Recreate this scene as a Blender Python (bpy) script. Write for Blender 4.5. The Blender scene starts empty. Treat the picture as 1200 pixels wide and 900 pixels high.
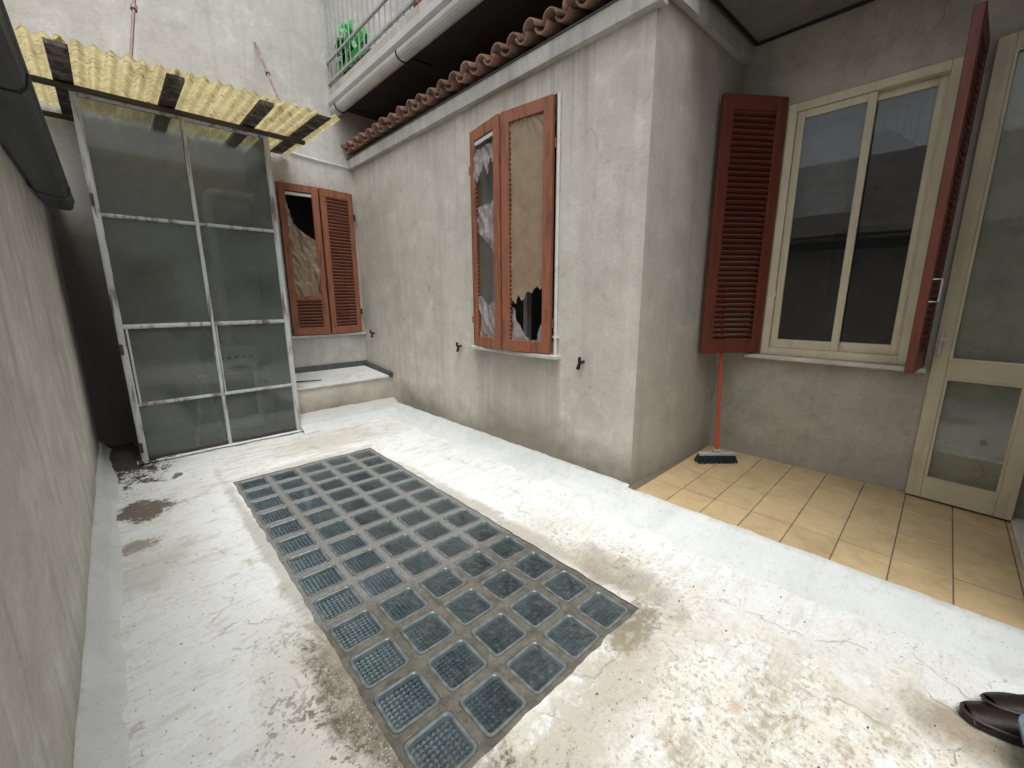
import bpy, bmesh, math, random
from mathutils import Vector, Matrix, noise
random.seed(7)
R = math.radians
scene = bpy.context.scene
COL = scene.collection

# ---------------------------------------------------------------- camera
CH = 1.30
yaw, tilt, roll = R(43.737), R(11.75), R(-0.253)
fw = Vector((math.sin(yaw)*math.cos(tilt), math.cos(yaw)*math.cos(tilt), -math.sin(tilt)))
rt = Vector((math.cos(yaw), -math.sin(yaw), 0)); up = rt.cross(fw)
r2 = rt*math.cos(roll)+up*math.sin(roll); u2 = -rt*math.sin(roll)+up*math.cos(roll)
cam = bpy.data.cameras.new('camera'); co = bpy.data.objects.new('camera', cam); COL.objects.link(co)
cam.sensor_width = 36; cam.lens = 481.76/1200*36; cam.clip_start = .02; cam.clip_end = 500
m = Matrix((r2, u2, -fw)).transposed().to_4x4(); m.translation = (0, 0, CH); co.matrix_world = m
scene.camera = co

# ---------------------------------------------------------------- sky, sun, exposure
SUN_EL, SUN_AZ = 74, 205          # overcast; azimuth clockwise from +Y
w = bpy.data.worlds.new('World'); scene.world = w; w.use_nodes = True
nt = w.node_tree; nt.nodes.clear()
sky = nt.nodes.new('ShaderNodeTexSky'); sky.sky_type = 'NISHITA'; sky.sun_disc = False
sky.sun_elevation = R(SUN_EL); sky.sun_rotation = R(SUN_AZ); sky.dust_density = 6; sky.ozone_density = .6
hs = nt.nodes.new('ShaderNodeHueSaturation'); hs.inputs['Saturation'].default_value = .22
bg = nt.nodes.new('ShaderNodeBackground'); bg.inputs[1].default_value = .15
wo = nt.nodes.new('ShaderNodeOutputWorld')
nt.links.new(sky.outputs[0], hs.inputs['Color']); nt.links.new(hs.outputs[0], bg.inputs[0]); nt.links.new(bg.outputs[0], wo.inputs[0])
sl = bpy.data.lights.new('sun', 'SUN'); so = bpy.data.objects.new('sun', sl); COL.objects.link(so)
sl.energy = .7; sl.angle = R(40); sl.color = (1, .99, .965)
sd = Vector((math.sin(R(SUN_AZ))*math.cos(R(SUN_EL)), math.cos(R(SUN_AZ))*math.cos(R(SUN_EL)), math.sin(R(SUN_EL))))
so.rotation_euler = sd.to_track_quat('Z', 'Y').to_euler(); so.location = (0, 0, 12)
vs = scene.view_settings; vs.view_transform = 'Standard'; vs.look = 'None'; vs.gamma = 1; vs.use_curve_mapping = False
vs.exposure = 0.72

# ---------------------------------------------------------------- material helpers
class N:
    def __init__(s, name):
        s.m = bpy.data.materials.new(name); s.m.use_nodes = True; s.t = s.m.node_tree; s.t.nodes.clear()
        s.out = s.n('ShaderNodeOutputMaterial'); s.geo = None
    def n(s, ty, **kw):
        x = s.t.nodes.new(ty)
        for k, v in kw.items(): setattr(x, k, v)
        return x
    def l(s, a, b): s.t.links.new(a, b)
    def setv(s, inp, v):
        if isinstance(v, bpy.types.NodeSocket): s.l(v, inp)
        elif isinstance(v, (tuple, list)) and len(v) == 3 and inp.type == 'RGBA': inp.default_value = (*v, 1)
        else: inp.default_value = v
    def pos(s, obj=False):
        if obj: return s.n('ShaderNodeTexCoord').outputs['Object']
        if s.geo is None: s.geo = s.n('ShaderNodeNewGeometry')
        return s.geo.outputs['Position']
    def map(s, v, scale=(1, 1, 1), loc=(0, 0, 0), rot=(0, 0, 0)):
        x = s.n('ShaderNodeMapping'); s.l(v, x.inputs[0]); x.inputs['Scale'].default_value = scale
        x.inputs['Location'].default_value = loc; x.inputs['Rotation'].default_value = rot; return x.outputs[0]
    def noise(s, v, scale=5, detail=6, rough=.6, dist=0):
        x = s.n('ShaderNodeTexNoise'); s.l(v, x.inputs['Vector']); x.inputs['Scale'].default_value = scale
        x.inputs['Detail'].default_value = min(detail, 5); x.inputs['Roughness'].default_value = rough
        x.inputs['Distortion'].default_value = dist; return x.outputs['Fac']
    def ramp(s, f, a, b, inv=False):
        x = s.n('ShaderNodeMapRange'); s.l(f, x.inputs[0]); x.inputs[1].default_value = a; x.inputs[2].default_value = b
        x.inputs[3].default_value = 1 if inv else 0; x.inputs[4].default_value = 0 if inv else 1; return x.outputs[0]
    def math(s, op, a, b=0.0, clamp=False):
        x = s.n('ShaderNodeMath', operation=op); x.use_clamp = clamp; s.setv(x.inputs[0], a); s.setv(x.inputs[1], b); return x.outputs[0]
    def mix(s, f, a, b):
        x = s.n('ShaderNodeMix', data_type='RGBA'); s.setv(x.inputs[0], f); s.setv(x.inputs[6], a); s.setv(x.inputs[7], b); return x.outputs[2]
    def sep(s, v):
        x = s.n('ShaderNodeSeparateXYZ'); s.l(v, x.inputs[0]); return x.outputs
    def bump(s, h, strength=.3, dist=.01):
        x = s.n('ShaderNodeBump'); s.l(h, x.inputs['Height']); x.inputs['Strength'].default_value = strength
        x.inputs['Distance'].default_value = dist; return x.outputs[0]
    def bsdf(s, color, rough=.8, normal=None, **kw):
        x = s.n('ShaderNodeBsdfPrincipled'); s.setv(x.inputs['Base Color'], color); s.setv(x.inputs['Roughness'], rough)
        if normal is not None: s.l(normal, x.inputs['Normal'])
        for k, v in kw.items(): s.setv(x.inputs[k], v)
        return x.outputs[0]
    def done(s, sh): s.l(sh, s.out.inputs[0]); return s.m

def schlick(k, f0=.04):
    """mirror share of a glass face, the same from either side"""
    g = k.n('ShaderNodeNewGeometry'); d = k.n('ShaderNodeVectorMath', operation='DOT_PRODUCT'); k.l(g.outputs['Incoming'], d.inputs[0]); k.l(g.outputs['Normal'], d.inputs[1])
    c = k.math('SUBTRACT', 1.0, k.math('ABSOLUTE', d.outputs['Value'])); return k.math('ADD', f0, k.math('MULTIPLY', k.math('POWER', c, 5.0), 1-f0))

def blob(k, P, cx, cy, rx, ry, warp, amt=.6, edge=.35):
    """soft noisy patch on the ground at (cx,cy): 1 inside, 0 outside"""
    q = k.map(P, (1/rx, 1/ry, 0), (-cx/rx, -cy/ry, 0))
    ln = k.n('ShaderNodeVectorMath', operation='LENGTH'); k.l(q, ln.inputs[0])
    d = k.math('ADD', ln.outputs['Value'], k.math('MULTIPLY', k.math('SUBTRACT', warp, .5), amt*2.2))
    return k.ramp(d, 1+edge*.8, 1-edge*.8)

def m_plaster(name, base, dark, streak, damp=None, dampz=(.1, .45), dampc=(.16, .15, .11), bumpy=.35, seed=0, crack=0, sc=1, gap_shade=False, drips=False):
    k = N(name); P = k.map(k.pos(), loc=(seed*7.3, seed*3.1, seed*1.7))
    n1 = k.noise(P, 1.3*sc, 8, .62, .3); n2 = k.noise(P, 5*sc, 8, .7, .4); n3 = k.noise(P, 60, 4, .6)
    st = k.noise(k.map(P, (7, 7, .35)), 1.6, 6, .65, .2)
    c = k.mix(k.ramp(k.math('ADD', k.math('MULTIPLY', n1, .65), k.math('MULTIPLY', n2, .35)), .38, .60), base, dark)
    c = k.mix(k.math('MULTIPLY', k.ramp(n2, .52, .68), .32), c, tuple(v*.76 for v in dark))
    c = k.mix(k.math('MULTIPLY', k.ramp(n2, .34, .45, True), .4), c, tuple(min(.8, v*1.18) for v in base))
    c = k.mix(k.math('MULTIPLY', k.ramp(st, .52, .74), streak), c, tuple(v*.6 for v in dark))
    st2 = k.noise(k.map(P, (5, 5, .2), (3, 1, 0)), 1.3, 5, .6, .1)
    c = k.mix(k.math('MULTIPLY', k.ramp(st2, .56, .7), streak*.6), c, tuple(min(.8, v*1.25) for v in base))
    if damp:
        z = k.sep(k.pos())[2]
        zz = k.math('ADD', z, k.math('MULTIPLY', k.math('SUBTRACT', n1, .5), .9))
        f = k.math('MULTIPLY', k.ramp(zz, dampz[1], dampz[0]), damp)
        c = k.mix(f, c, dampc)
    if drips:                                  # runs below the cornice, under the sill and at its ends
        X = k.sep(k.pos()); fs = k.noise(k.map(P, (26, 26, .5)), 1.0, 4, .6, .1)
        f = k.ramp(k.math('ADD', fs, k.math('MULTIPLY', k.math('SUBTRACT', X[2], 2.78), .22)), .50, .62)
        c = k.mix(k.math('MULTIPLY', f, .32), c, (.28, .26, .21))
        ww = k.math('ADD', X[1], k.math('MULTIPLY', k.math('SUBTRACT', n2, .5), .12))
        inside = k.math('MULTIPLY', k.math('MULTIPLY', k.ramp(ww, 1.86, 1.90), k.ramp(ww, 2.86, 2.78)), k.ramp(X[2], .90, .87))
        f2 = k.math('MULTIPLY', inside, k.ramp(k.math('ADD', fs, k.math('MULTIPLY', X[2], .15)), .38, .62))
        c = k.mix(k.math('MULTIPLY', f2, .35), c, (.27, .25, .20))
        c = k.mix(k.math('MULTIPLY', inside, .18), c, (.30, .28, .23))
    if gap_shade:                                  # shade of the gap beside the lean-to, painted into the plaster
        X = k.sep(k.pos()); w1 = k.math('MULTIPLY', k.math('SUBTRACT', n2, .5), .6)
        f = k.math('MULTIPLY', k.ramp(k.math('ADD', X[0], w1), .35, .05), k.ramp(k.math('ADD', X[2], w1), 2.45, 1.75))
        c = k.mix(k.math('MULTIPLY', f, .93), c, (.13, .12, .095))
    fine = k.ramp(n3, .3, .7)
    c = k.mix(k.math('MULTIPLY', fine, .22), c, tuple(v*.5 for v in dark))
    h = k.math('ADD', k.math('MULTIPLY', n3, .35), n2)
    if crack:
        vo = k.n('ShaderNodeTexVoronoi', feature='DISTANCE_TO_EDGE'); vo.inputs['Scale'].default_value = 1.5
        wv = k.n('ShaderNodeVectorMath', operation='ADD')
        nn = k.n('ShaderNodeTexNoise'); k.l(P, nn.inputs['Vector']); nn.inputs['Scale'].default_value = 4
        sc2 = k.n('ShaderNodeVectorMath', operation='SCALE'); k.l(nn.outputs['Color'], sc2.inputs[0]); sc2.inputs['Scale'].default_value = .5
        k.l(P, wv.inputs[0]); k.l(sc2.outputs[0], wv.inputs[1]); k.l(wv.outputs[0], vo.inputs['Vector'])
        e = k.math('MULTIPLY', k.ramp(vo.outputs['Distance'], .008, .0), k.math('MULTIPLY', k.ramp(n1, .48, .6), crack))
        c = k.mix(e, c, (.06, .055, .045)); h = k.math('SUBTRACT', h, e)
    return k.done(k.bsdf(c, .92, k.bump(h, bumpy, .012)))

def m_paint(name, base, worn, amt=.5, rough=.5, sc=30, lo=.52, hi=.68, bump=.25, aniso=(1, 1, .12), rv=.1):
    k = N(name); P = k.pos(True)
    oi = k.n('ShaderNodeObjectInfo').outputs['Random']
    off = k.n('ShaderNodeVectorMath', operation='ADD'); cb = k.n('ShaderNodeCombineXYZ')
    for i in range(3): k.l(k.math('MULTIPLY', oi, 17.0+i*5), cb.inputs[i])
    k.l(P, off.inputs[0]); k.l(cb.outputs[0], off.inputs[1]); P = off.outputs[0]
    n1 = k.noise(k.map(P, aniso), sc, 6, .65, .3); n2 = k.noise(P, 6, 6, .6)
    c = k.mix(k.math('MULTIPLY', k.ramp(n1, lo, hi), amt), base, worn)
    c = k.mix(k.math('MULTIPLY', k.ramp(n2, .4, .7), .35), c, tuple(v*.6 for v in base))
    hsv = k.n('ShaderNodeHueSaturation'); k.l(c, hsv.inputs['Color']); k.l(k.math('ADD', k.math('MULTIPLY', oi, rv*2), 1-rv), hsv.inputs['Value'])
    return k.done(k.bsdf(hsv.outputs[0], k.math('ADD', k.math('MULTIPLY', n1, .3), rough-.15), k.bump(n1, bump, .004)))

def m_plain(name, col, rough=.5, metallic=0, var=.25, sc=20, bump=.1, **kw):
    k = N(name); P = k.pos(True); n = k.noise(P, sc, 5, .6)
    c = k.mix(k.math('MULTIPLY', k.ramp(n, .35, .7), 1), col, tuple(v*(1-var) for v in col))
    return k.done(k.bsdf(c, rough, k.bump(n, bump, .004), Metallic=metallic, **kw))

def m_glass(name, dirt=(.1, .11, .1), amt=.3, tint=(.9, .95, .93), rough=.02, sc=2.2, streak=True):
    k = N(name); P = k.pos()
    n1 = k.noise(P, sc, 6, .6, .3); n2 = k.noise(k.map(P, (1, 1, 22) if streak else (1, 1, 1)), 9, 3, .6)
    f = k.math('MULTIPLY', k.math('ADD', k.ramp(n1, .25, .8), k.math('MULTIPLY', n2, .35)), amt, True)
    tr = k.n('ShaderNodeBsdfTransparent'); tr.inputs[0].default_value = (*tint, 1)
    df = k.n('ShaderNodeBsdfDiffuse'); df.inputs[0].default_value = (*dirt, 1)
    mx = k.n('ShaderNodeMixShader'); k.l(f, mx.inputs[0]); k.l(tr.outputs[0], mx.inputs[1]); k.l(df.outputs[0], mx.inputs[2])
    gl = k.n('ShaderNodeBsdfGlossy'); gl.inputs['Roughness'].default_value = rough; gl.inputs[0].default_value = (1, 1, 1, 1)
    wob = k.bump(k.noise(P, 3, 2, .5), .05, .01); k.l(wob, gl.inputs['Normal'])
    fr = schlick(k)
    m2 = k.n('ShaderNodeMixShader'); k.l(fr, m2.inputs[0]); k.l(mx.outputs[0], m2.inputs[1]); k.l(gl.outputs[0], m2.inputs[2])
    return k.done(m2.outputs[0])

# ---------------------------------------------------------------- materials
M = {}
M['annex'] = m_plaster('plaster_annex', (.68, .65, .575), (.56, .53, .455), .45, .9, (.10, .42), (.17, .155, .105), seed=1, crack=.35, drips=True)
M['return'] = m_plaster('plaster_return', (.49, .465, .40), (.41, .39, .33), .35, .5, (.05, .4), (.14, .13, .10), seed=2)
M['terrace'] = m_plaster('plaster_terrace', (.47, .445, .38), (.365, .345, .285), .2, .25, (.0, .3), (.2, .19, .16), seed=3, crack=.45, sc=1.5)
M['rear'] = m_plaster('plaster_rear', (.64, .635, .60), (.52, .505, .455), .3, None, seed=4, gap_shade=True)
M['left'] = m_plaster('plaster_left', (.69, .67, .605), (.54, .52, .455), .8, .4, (.0, .25), (.10, .095, .06), seed=5)
M['cornice'] = m_plaster('plaster_cornice', (.55, .54, .50), (.42, .41, .37), .7, None, seed=6)
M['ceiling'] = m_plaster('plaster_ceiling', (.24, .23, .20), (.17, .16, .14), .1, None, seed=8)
M['upper'] = m_plaster('plaster_upper', (.62, .62, .6), (.52, .51, .48), .3, None, seed=9)
M['shutter'] = m_paint('terracotta_paint', (.32, .118, .062), (.10, .045, .032), .8, .6, rv=.14, lo=.5, hi=.66, bump=.5)
M['shutter_slat'] = m_paint('terracotta_slat', (.27, .10, .062), (.15, .075, .058), .85, .65, aniso=(.15, 1, 1))
M['red'] = m_paint('red_brown_paint', (.155, .037, .02), (.075, .022, .014), .75, .5)
M['cream'] = m_paint('cream_paint', (.62, .56, .40), (.42, .36, .23), .5, .45, sc=14)
M['doorcream'] = m_paint('aged_cream_paint', (.58, .52, .36), (.38, .32, .2), .6, .4, sc=10)
M['iron'] = m_paint('rusty_white_paint', (.52, .54, .53), (.12, .065, .035), .9, .55, sc=22, lo=.53, hi=.62)
M['rust'] = m_paint('rusty_iron', (.055, .042, .035), (.12, .06, .035), .7, .7, sc=25)
M['rod'] = m_paint('brown_rod', (.17, .10, .085), (.28, .26, .25), .7, .6, sc=8)
M['darkwood'] = m_paint('weathered_dark_wood', (.055, .042, .034), (.20, .18, .155), .9, .9, sc=14, lo=.48, hi=.6)
M['marble'] = m_plain('marble', (.62, .58, .52), .45, var=.25, sc=9)
M['white'] = m_plain('white_paint', (.72, .72, .70), .45, var=.15)
M['gutterwhite'] = m_plain('white_sheet_metal', (.58, .585, .57), .42, var=.16, sc=5)
M['darkmetal'] = m_plain('dark_lead', (.075, .083, .09), .5, .3, var=.55, sc=5)
M['lipmetal'] = m_plain('lead_lip', (.11, .12, .125), .5, .4, var=.4, sc=9)
M['hook'] = m_plain('black_iron', (.018, .017, .016), .6, .3)
M['dark'] = m_plain('dark_interior', (.035, .036, .04), .9)
M['room'] = m_plain('grey_room', (.09, .09, .095), .9, sc=3)
M['black'] = m_plain('black_doorway', (.006, .006, .007), .8)
M['darksheet'] = m_plain('light_block_sheet', (.07, .075, .07), .7, .0, var=.4, sc=4)
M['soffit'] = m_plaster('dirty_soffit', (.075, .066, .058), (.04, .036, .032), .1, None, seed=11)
M['blue'] = m_plain('blue_grey_plastic', (.14, .19, .22), .45, var=.4, sc=30)
M['rubber'] = m_plain('brown_rubber', (.035, .026, .022), .5, var=.5, sc=40)
M['handle'] = m_plain('orange_plastic', (.55, .075, .025), .4, var=.2)
M['bristle'] = m_plain('dark_bristles', (.015, .03, .04), .9, var=.4, sc=90, bump=.6)
M['greywhite'] = m_plain('grey_plastic', (.42, .42, .42), .5)
M['enamel'] = m_plain('white_enamel', (.85, .85, .80), .3, var=.12, sc=6)
M['glassdark'] = m_plain('oven_window', (.03, .03, .03), .15)
M['steel'] = m_plain('dull_steel', (.6, .6, .6), .45, .3)
M['wood'] = m_plain('grey_stick', (.06, .05, .045), .9)
M['railmetal'] = m_plain('grey_railing_paint', (.42, .44, .45), .5, var=.3)
M['upperglass'] = m_plain('blue_grey_glass', (.16, .18, .21), .2)
M['greenplastic'] = m_plain('bright_green_plastic', (.06, .50, .10), .4, var=.5, sc=14)
M['redplastic'] = m_plain('red_plastic', (.5, .06, .05), .4)
M['pane'] = m_glass('dirty_pane', (.145, .155, .145), .72, (.84, .88, .86), .06)
M['winpane'] = m_glass('window_pane', (.10, .10, .10), .12, (.85, .87, .88), .012, streak=False)
M['doorpane'] = m_glass('door_pane', (.22, .22, .2), .14, (.9, .92, .9), .04, streak=False)

def m_floor():
    k = N('whitewashed_membrane'); P = k.pos()
    n1 = k.ramp(k.noise(P, 1.6, 5, .65, .4), .3, .7); n2 = k.noise(P, 7, 5, .7, .5); n3 = k.noise(P, 45, 5, .7); n4 = k.noise(P, 150, 3, .7); nb0 = k.noise(P, 3.3, 5, .72, .8)
    # contrasty mixed-frequency edge noise for every stain
    nb = k.math('ADD', k.math('MULTIPLY', k.ramp(nb0, .3, .7), .5), k.math('ADD', k.math('MULTIPLY', k.ramp(n2, .3, .7), .28), k.math('MULTIPLY', k.ramp(n3, .3, .7), .22)))
    nd = k.math('ADD', k.math('MULTIPLY', k.ramp(n2, .3, .7), .55), k.math('MULTIPLY', k.ramp(n3, .3, .7), .45))
    ns = k.ramp(k.noise(k.map(P, (1.2, 6, 1), rot=(0, 0, R(35))), 3.2, 5, .72, .6), .3, .7)
    fine = k.ramp(n3, .35, .65); grain = k.ramp(n4, .35, .65)
    c = k.mix(n1, (.775, .81, .815), (.69, .715, .71))
    c = k.mix(k.math('MULTIPLY', k.ramp(nb, .52, .64), .30), c, (.56, .545, .49))
    c = k.mix(k.math('MULTIPLY', k.ramp(ns, .68, .84), .4), c, (.52, .50, .44))
    c = k.mix(k.math('MULTIPLY', k.math('MULTIPLY', k.ramp(ns, .56, .66), fine), .25), c, (.42, .40, .35))
    sc = k.noise(k.map(P, (2.2, 12, 1), rot=(0, 0, R(-40))), 5, 5, .75, .5)
    c = k.mix(k.math('MULTIPLY', k.ramp(sc, .625, .665), k.math('ADD', .3, k.math('MULTIPLY', n1, .5))), c, (.30, .27, .22))
    # tan staining over the trodden end, white brush strokes left in it
    g = k.math('MAXIMUM', blob(k, P, 1.12, -.05, .76, .9, nb, .9, .3), blob(k, P, 1.62, .98, .20, .62, nb, .9, .4))
    tan = k.mix(k.ramp(nd, .35, .65), (.54, .49, .38), (.36, .31, .215))
    c = k.mix(k.math('MULTIPLY', g, k.math('ADD', .15, k.math('MULTIPLY', k.ramp(nb, .38, .64), .7))), c, tan)
    c = k.mix(k.math('MULTIPLY', k.math('MULTIPLY', g, k.ramp(ns, .52, .66)), .75), c, (.68, .66, .58))
    c = k.mix(k.math('MULTIPLY', k.math('MULTIPLY', g, k.ramp(n3, .54, .62)), .45), c, (.24, .19, .12))
    c = k.mix(k.math('MULTIPLY', blob(k, P, 1.57, .93, .10, .24, nb, 1.1, .45), .6), c, (.19, .145, .09))
    c = k.mix(k.math('MULTIPLY', blob(k, P, 1.50, 1.75, .055, .95, nb, 1.1, .5), .6), c, (.28, .24, .18))
    c = k.mix(k.math('MULTIPLY', blob(k, P, 1.33, .70, .16, .07, nd, .9, .4), .85), c, (.13, .11, .045))
    c = k.mix(k.math('MULTIPLY', blob(k, P, 1.0, .62, .4, .10, nd, 1.2, .5), .5), c, (.30, .25, .17))
    c = k.mix(k.math('MULTIPLY', blob(k, P, .95, 3.45, .6, .05, nd, 1.2, .5), .5), c, (.36, .32, .26))
    # moss and grime along the near left edge of the glass blocks
    q = k.math('MAXIMUM', blob(k, P, .395, 1.02, .085, .50, nb, 1.0, .35), blob(k, P, .40, .55, .22, .26, nb, 1.2, .35))
    halo = k.math('MAXIMUM', blob(k, P, .33, 1.05, .20, .62, nb, 1.1, .6), blob(k, P, .38, .5, .34, .36, nb, 1.1, .6))
    c = k.mix(k.math('MULTIPLY', halo, .5), c, (.42, .38, .28))
    moss = k.mix(k.ramp(n3, .42, .58), (.05, .046, .026), (.24, .215, .15))
    c = k.mix(k.math('MULTIPLY', q, .92), c, k.mix(k.ramp(n4, .6, .66), moss, (.62, .60, .52)))
    c = k.mix(k.math('MULTIPLY', k.math('MULTIPLY', halo, k.ramp(nd, .56, .62)), .85), c, (.09, .08, .045))
    c = k.mix(k.math('MULTIPLY', blob(k, P, .41, 2.3, .03, 1.1, nb, 1.3, .5), .6), c, (.30, .28, .23))
    # bare brown patches, the black silt by the shed
    c = k.mix(k.math('MULTIPLY', blob(k, P, -.03, 3.33, .19, .24, nd, 1.2, .4), .35), c, (.40, .35, .28))
    c = k.mix(k.math('MULTIPLY', blob(k, P, -.035, 3.33, .135, .18, nd, .65, .12), k.math('ADD', .85, k.math('MULTIPLY', fine, .15))), c, k.mix(fine, (.05, .038, .026), (.12, .092, .068)))
    c = k.mix(k.math('MULTIPLY', blob(k, P, -.09, 2.86, .10, .06, nd, .9, .3), .8), c, (.20, .155, .12))
    c = k.mix(k.math('MULTIPLY', blob(k, P, -.02, 2.55, .16, .22, nb, 1.3, .5), .45), c, (.40, .35, .28))
    c = k.mix(blob(k, P, -.06, 4.50, .19, .52, nd, 1.3, .2), c, (.012, .011, .010))
    c = k.mix(k.math('MULTIPLY', blob(k, P, 1.25, 3.85, .5, .30, ns, 1.2, .5), .6), c, (.42, .37, .29))
    c = k.mix(k.math('MULTIPLY', blob(k, P, 1.27, .29, .022, .016, nd, 1.2, .5), .5), c, (.45, .22, .08))
    c = k.mix(k.math('MULTIPLY', blob(k, P, 1.70, -.22, .10, .12, nb, 1.1, .5), .75), c, (.2, .15, .08))
    # hairline cracks of the coating
    wv = k.n('ShaderNodeVectorMath', operation='ADD'); nn = k.n('ShaderNodeTexNoise'); k.l(P, nn.inputs['Vector']); nn.inputs['Scale'].default_value = 3.5; nn.inputs['Detail'].default_value = 5
    sv = k.n('ShaderNodeVectorMath', operation='SCALE'); k.l(nn.outputs['Color'], sv.inputs[0]); sv.inputs['Scale'].default_value = .55
    k.l(P, wv.inputs[0]); k.l(sv.outputs[0], wv.inputs[1])
    vo = k.n('ShaderNodeTexVoronoi', feature='DISTANCE_TO_EDGE'); vo.inputs['Scale'].default_value = 1.5; k.l(wv.outputs[0], vo.inputs['Vector'])
    ck = k.math('MULTIPLY', k.ramp(vo.outputs['Distance'], .009, .002), k.ramp(nb0, .5, .56))
    c = k.mix(k.math('MULTIPLY', ck, .45), c, (.27, .25, .21))
    # shallow grey scuffs, grain, specks
    sf = k.noise(k.map(P, (9, 16, 1), rot=(0, 0, R(-45))), 1.3, 3, .5, .3)
    c = k.mix(k.math('MULTIPLY', k.ramp(sf, .62, .68), .4), c, (.46, .45, .41))
    c = k.mix(k.math('MULTIPLY', grain, .16), c, (.36, .34, .29))
    sp = k.noise(P, 70, 2, .5); c = k.mix(k.math('MULTIPLY', k.ramp(sp, .69, .72), .8), c, (.12, .10, .08))
    h = k.math('ADD', k.math('ADD', k.math('MULTIPLY', n2, 1.2), k.math('MULTIPLY', n3, .5)), k.math('ADD', k.math('MULTIPLY', ns, .12), k.math('MULTIPLY', n4, .12)))
    h = k.math('SUBTRACT', h, k.math('MULTIPLY', ck, .5))
    return k.done(k.bsdf(c, k.math('ADD', .5, k.math('MULTIPLY', n2, .4)), k.bump(h, .6, .015)))
M['floor'] = m_floor()
def m_upturn():
    k = N('painted_upturn'); P = k.pos(); n1 = k.noise(P, 2.5, 5, .65, .4); n2 = k.noise(P, 14, 5, .7, .5); n3 = k.noise(P, 60, 5, .7); n4 = k.noise(P, 150, 3, .7)
    c = k.mix(k.ramp(n1, .36, .64), (.67, .705, .71), (.58, .605, .605))
    c = k.mix(k.math('MULTIPLY', k.ramp(n2, .55, .65), .35), c, (.50, .48, .43))
    c = k.mix(k.math('MULTIPLY', k.ramp(n3, .6, .66), .5), c, (.34, .31, .26))
    c = k.mix(k.math('MULTIPLY', k.ramp(n4, .35, .65), .14), c, (.36, .34, .29))
    z = k.sep(P)[2]; e = k.ramp(k.math('ADD', z, k.math('MULTIPLY', k.math('SUBTRACT', n2, .5), .05)), .090, .108)
    c = k.mix(k.math('MULTIPLY', e, .45), c, (.36, .33, .27))
    return k.done(k.bsdf(c, .55, k.bump(k.math('ADD', n1, k.math('MULTIPLY', n2, .4)), .6, .02)))
M['upturn'] = m_upturn()
def m_concrete():
    k = N('skylight_concrete'); P = k.pos(); n1 = k.noise(P, 3, 8, .65); n2 = k.noise(P, 120, 4, .7); n3 = k.noise(P, 18, 6, .7)
    c = k.mix(k.ramp(n2, .35, .65), (.25, .25, .235), (.10, .10, .094))
    y = k.sep(P)[1]; yy = k.math('ADD', y, k.math('MULTIPLY', k.math('SUBTRACT', n1, .5), .25))
    old = k.ramp(yy, 1.62, 1.5)
    c = k.mix(k.math('MULTIPLY', old, .8), c, k.mix(k.ramp(n3, .4, .65), (.13, .117, .088), (.04, .036, .024)))
    return k.done(k.bsdf(c, .9, k.bump(k.math('ADD', n2, n3), .6, .004)))
M['concrete'] = m_concrete()
def m_tile():
    k = N('ochre_tile'); P = k.pos(); oi = k.n('ShaderNodeObjectInfo').outputs['Random']
    n1 = k.noise(P, 7, 7, .65, .6); n2 = k.noise(P, 26, 6, .7, .3)
    c = k.mix(k.ramp(n1, .35, .68), (.53, .41, .24), (.42, .305, .155))
    c = k.mix(k.math('MULTIPLY', k.ramp(n2, .5, .7), .5), c, (.56, .43, .25))
    hsv = k.n('ShaderNodeHueSaturation'); k.l(c, hsv.inputs['Color']); k.l(k.math('ADD', k.math('MULTIPLY', oi, .16), .92), hsv.inputs['Value'])
    return k.done(k.bsdf(hsv.outputs[0], k.math('ADD', .28, k.math('MULTIPLY', n1, .3)), k.bump(n1, .08, .01)))
M['tile'] = m_tile()
M['grout'] = m_plain('tile_grout', (.17, .135, .09), .9, sc=40)
def m_roof_tile():
    k = N('clay_roof_tile'); P = k.pos(); oi = k.n('ShaderNodeObjectInfo').outputs['Random']; n = k.noise(P, 14, 7, .7, .3); n2 = k.noise(P, 40, 5, .7)
    c = k.mix(k.ramp(n, .35, .65), (.36, .17, .12), (.22, .15, .115)); c = k.mix(k.math('MULTIPLY', k.ramp(n2, .5, .65), .5), c, (.42, .36, .28))
    hsv = k.n('ShaderNodeHueSaturation'); k.l(c, hsv.inputs['Color']); k.l(k.math('ADD', k.math('MULTIPLY', oi, .5), .7), hsv.inputs['Value'])
    return k.done(k.bsdf(hsv.outputs[0], .9, k.bump(n2, .4, .006)))
M['rooftile'] = m_roof_tile()
def m_fibre():
    k = N('yellowed_fibreglass'); P = k.pos(); n = k.noise(P, 9, 7, .7, .4); n2 = k.noise(P, 60, 5, .7); sc = k.noise(k.map(P, (1, 2.5, 1)), 14, 5, .7, 1.2)
    c = k.mix(k.ramp(n, .35, .68), (.80, .745, .50), (.60, .53, .31)); c = k.mix(k.math('MULTIPLY', k.ramp(n2, .5, .7), .5), c, (.86, .8, .55))
    c = k.mix(k.math('MULTIPLY', k.ramp(sc, .555, .61), .85), c, (.20, .15, .07))
    a = k.n('ShaderNodeBsdfDiffuse'); k.l(c, a.inputs[0]); b = k.n('ShaderNodeBsdfTranslucent'); k.l(c, b.inputs[0])
    mx = k.n('ShaderNodeMixShader'); mx.inputs[0].default_value = .55; k.l(a.outputs[0], mx.inputs[1]); k.l(b.outputs[0], mx.inputs[2])
    return k.done(mx.outputs[0])
M['fibre'] = m_fibre()
M['oldroof'] = m_plain('weathered_roofing', (.17, .155, .145), .9, var=.6, sc=3, bump=.6)
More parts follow.
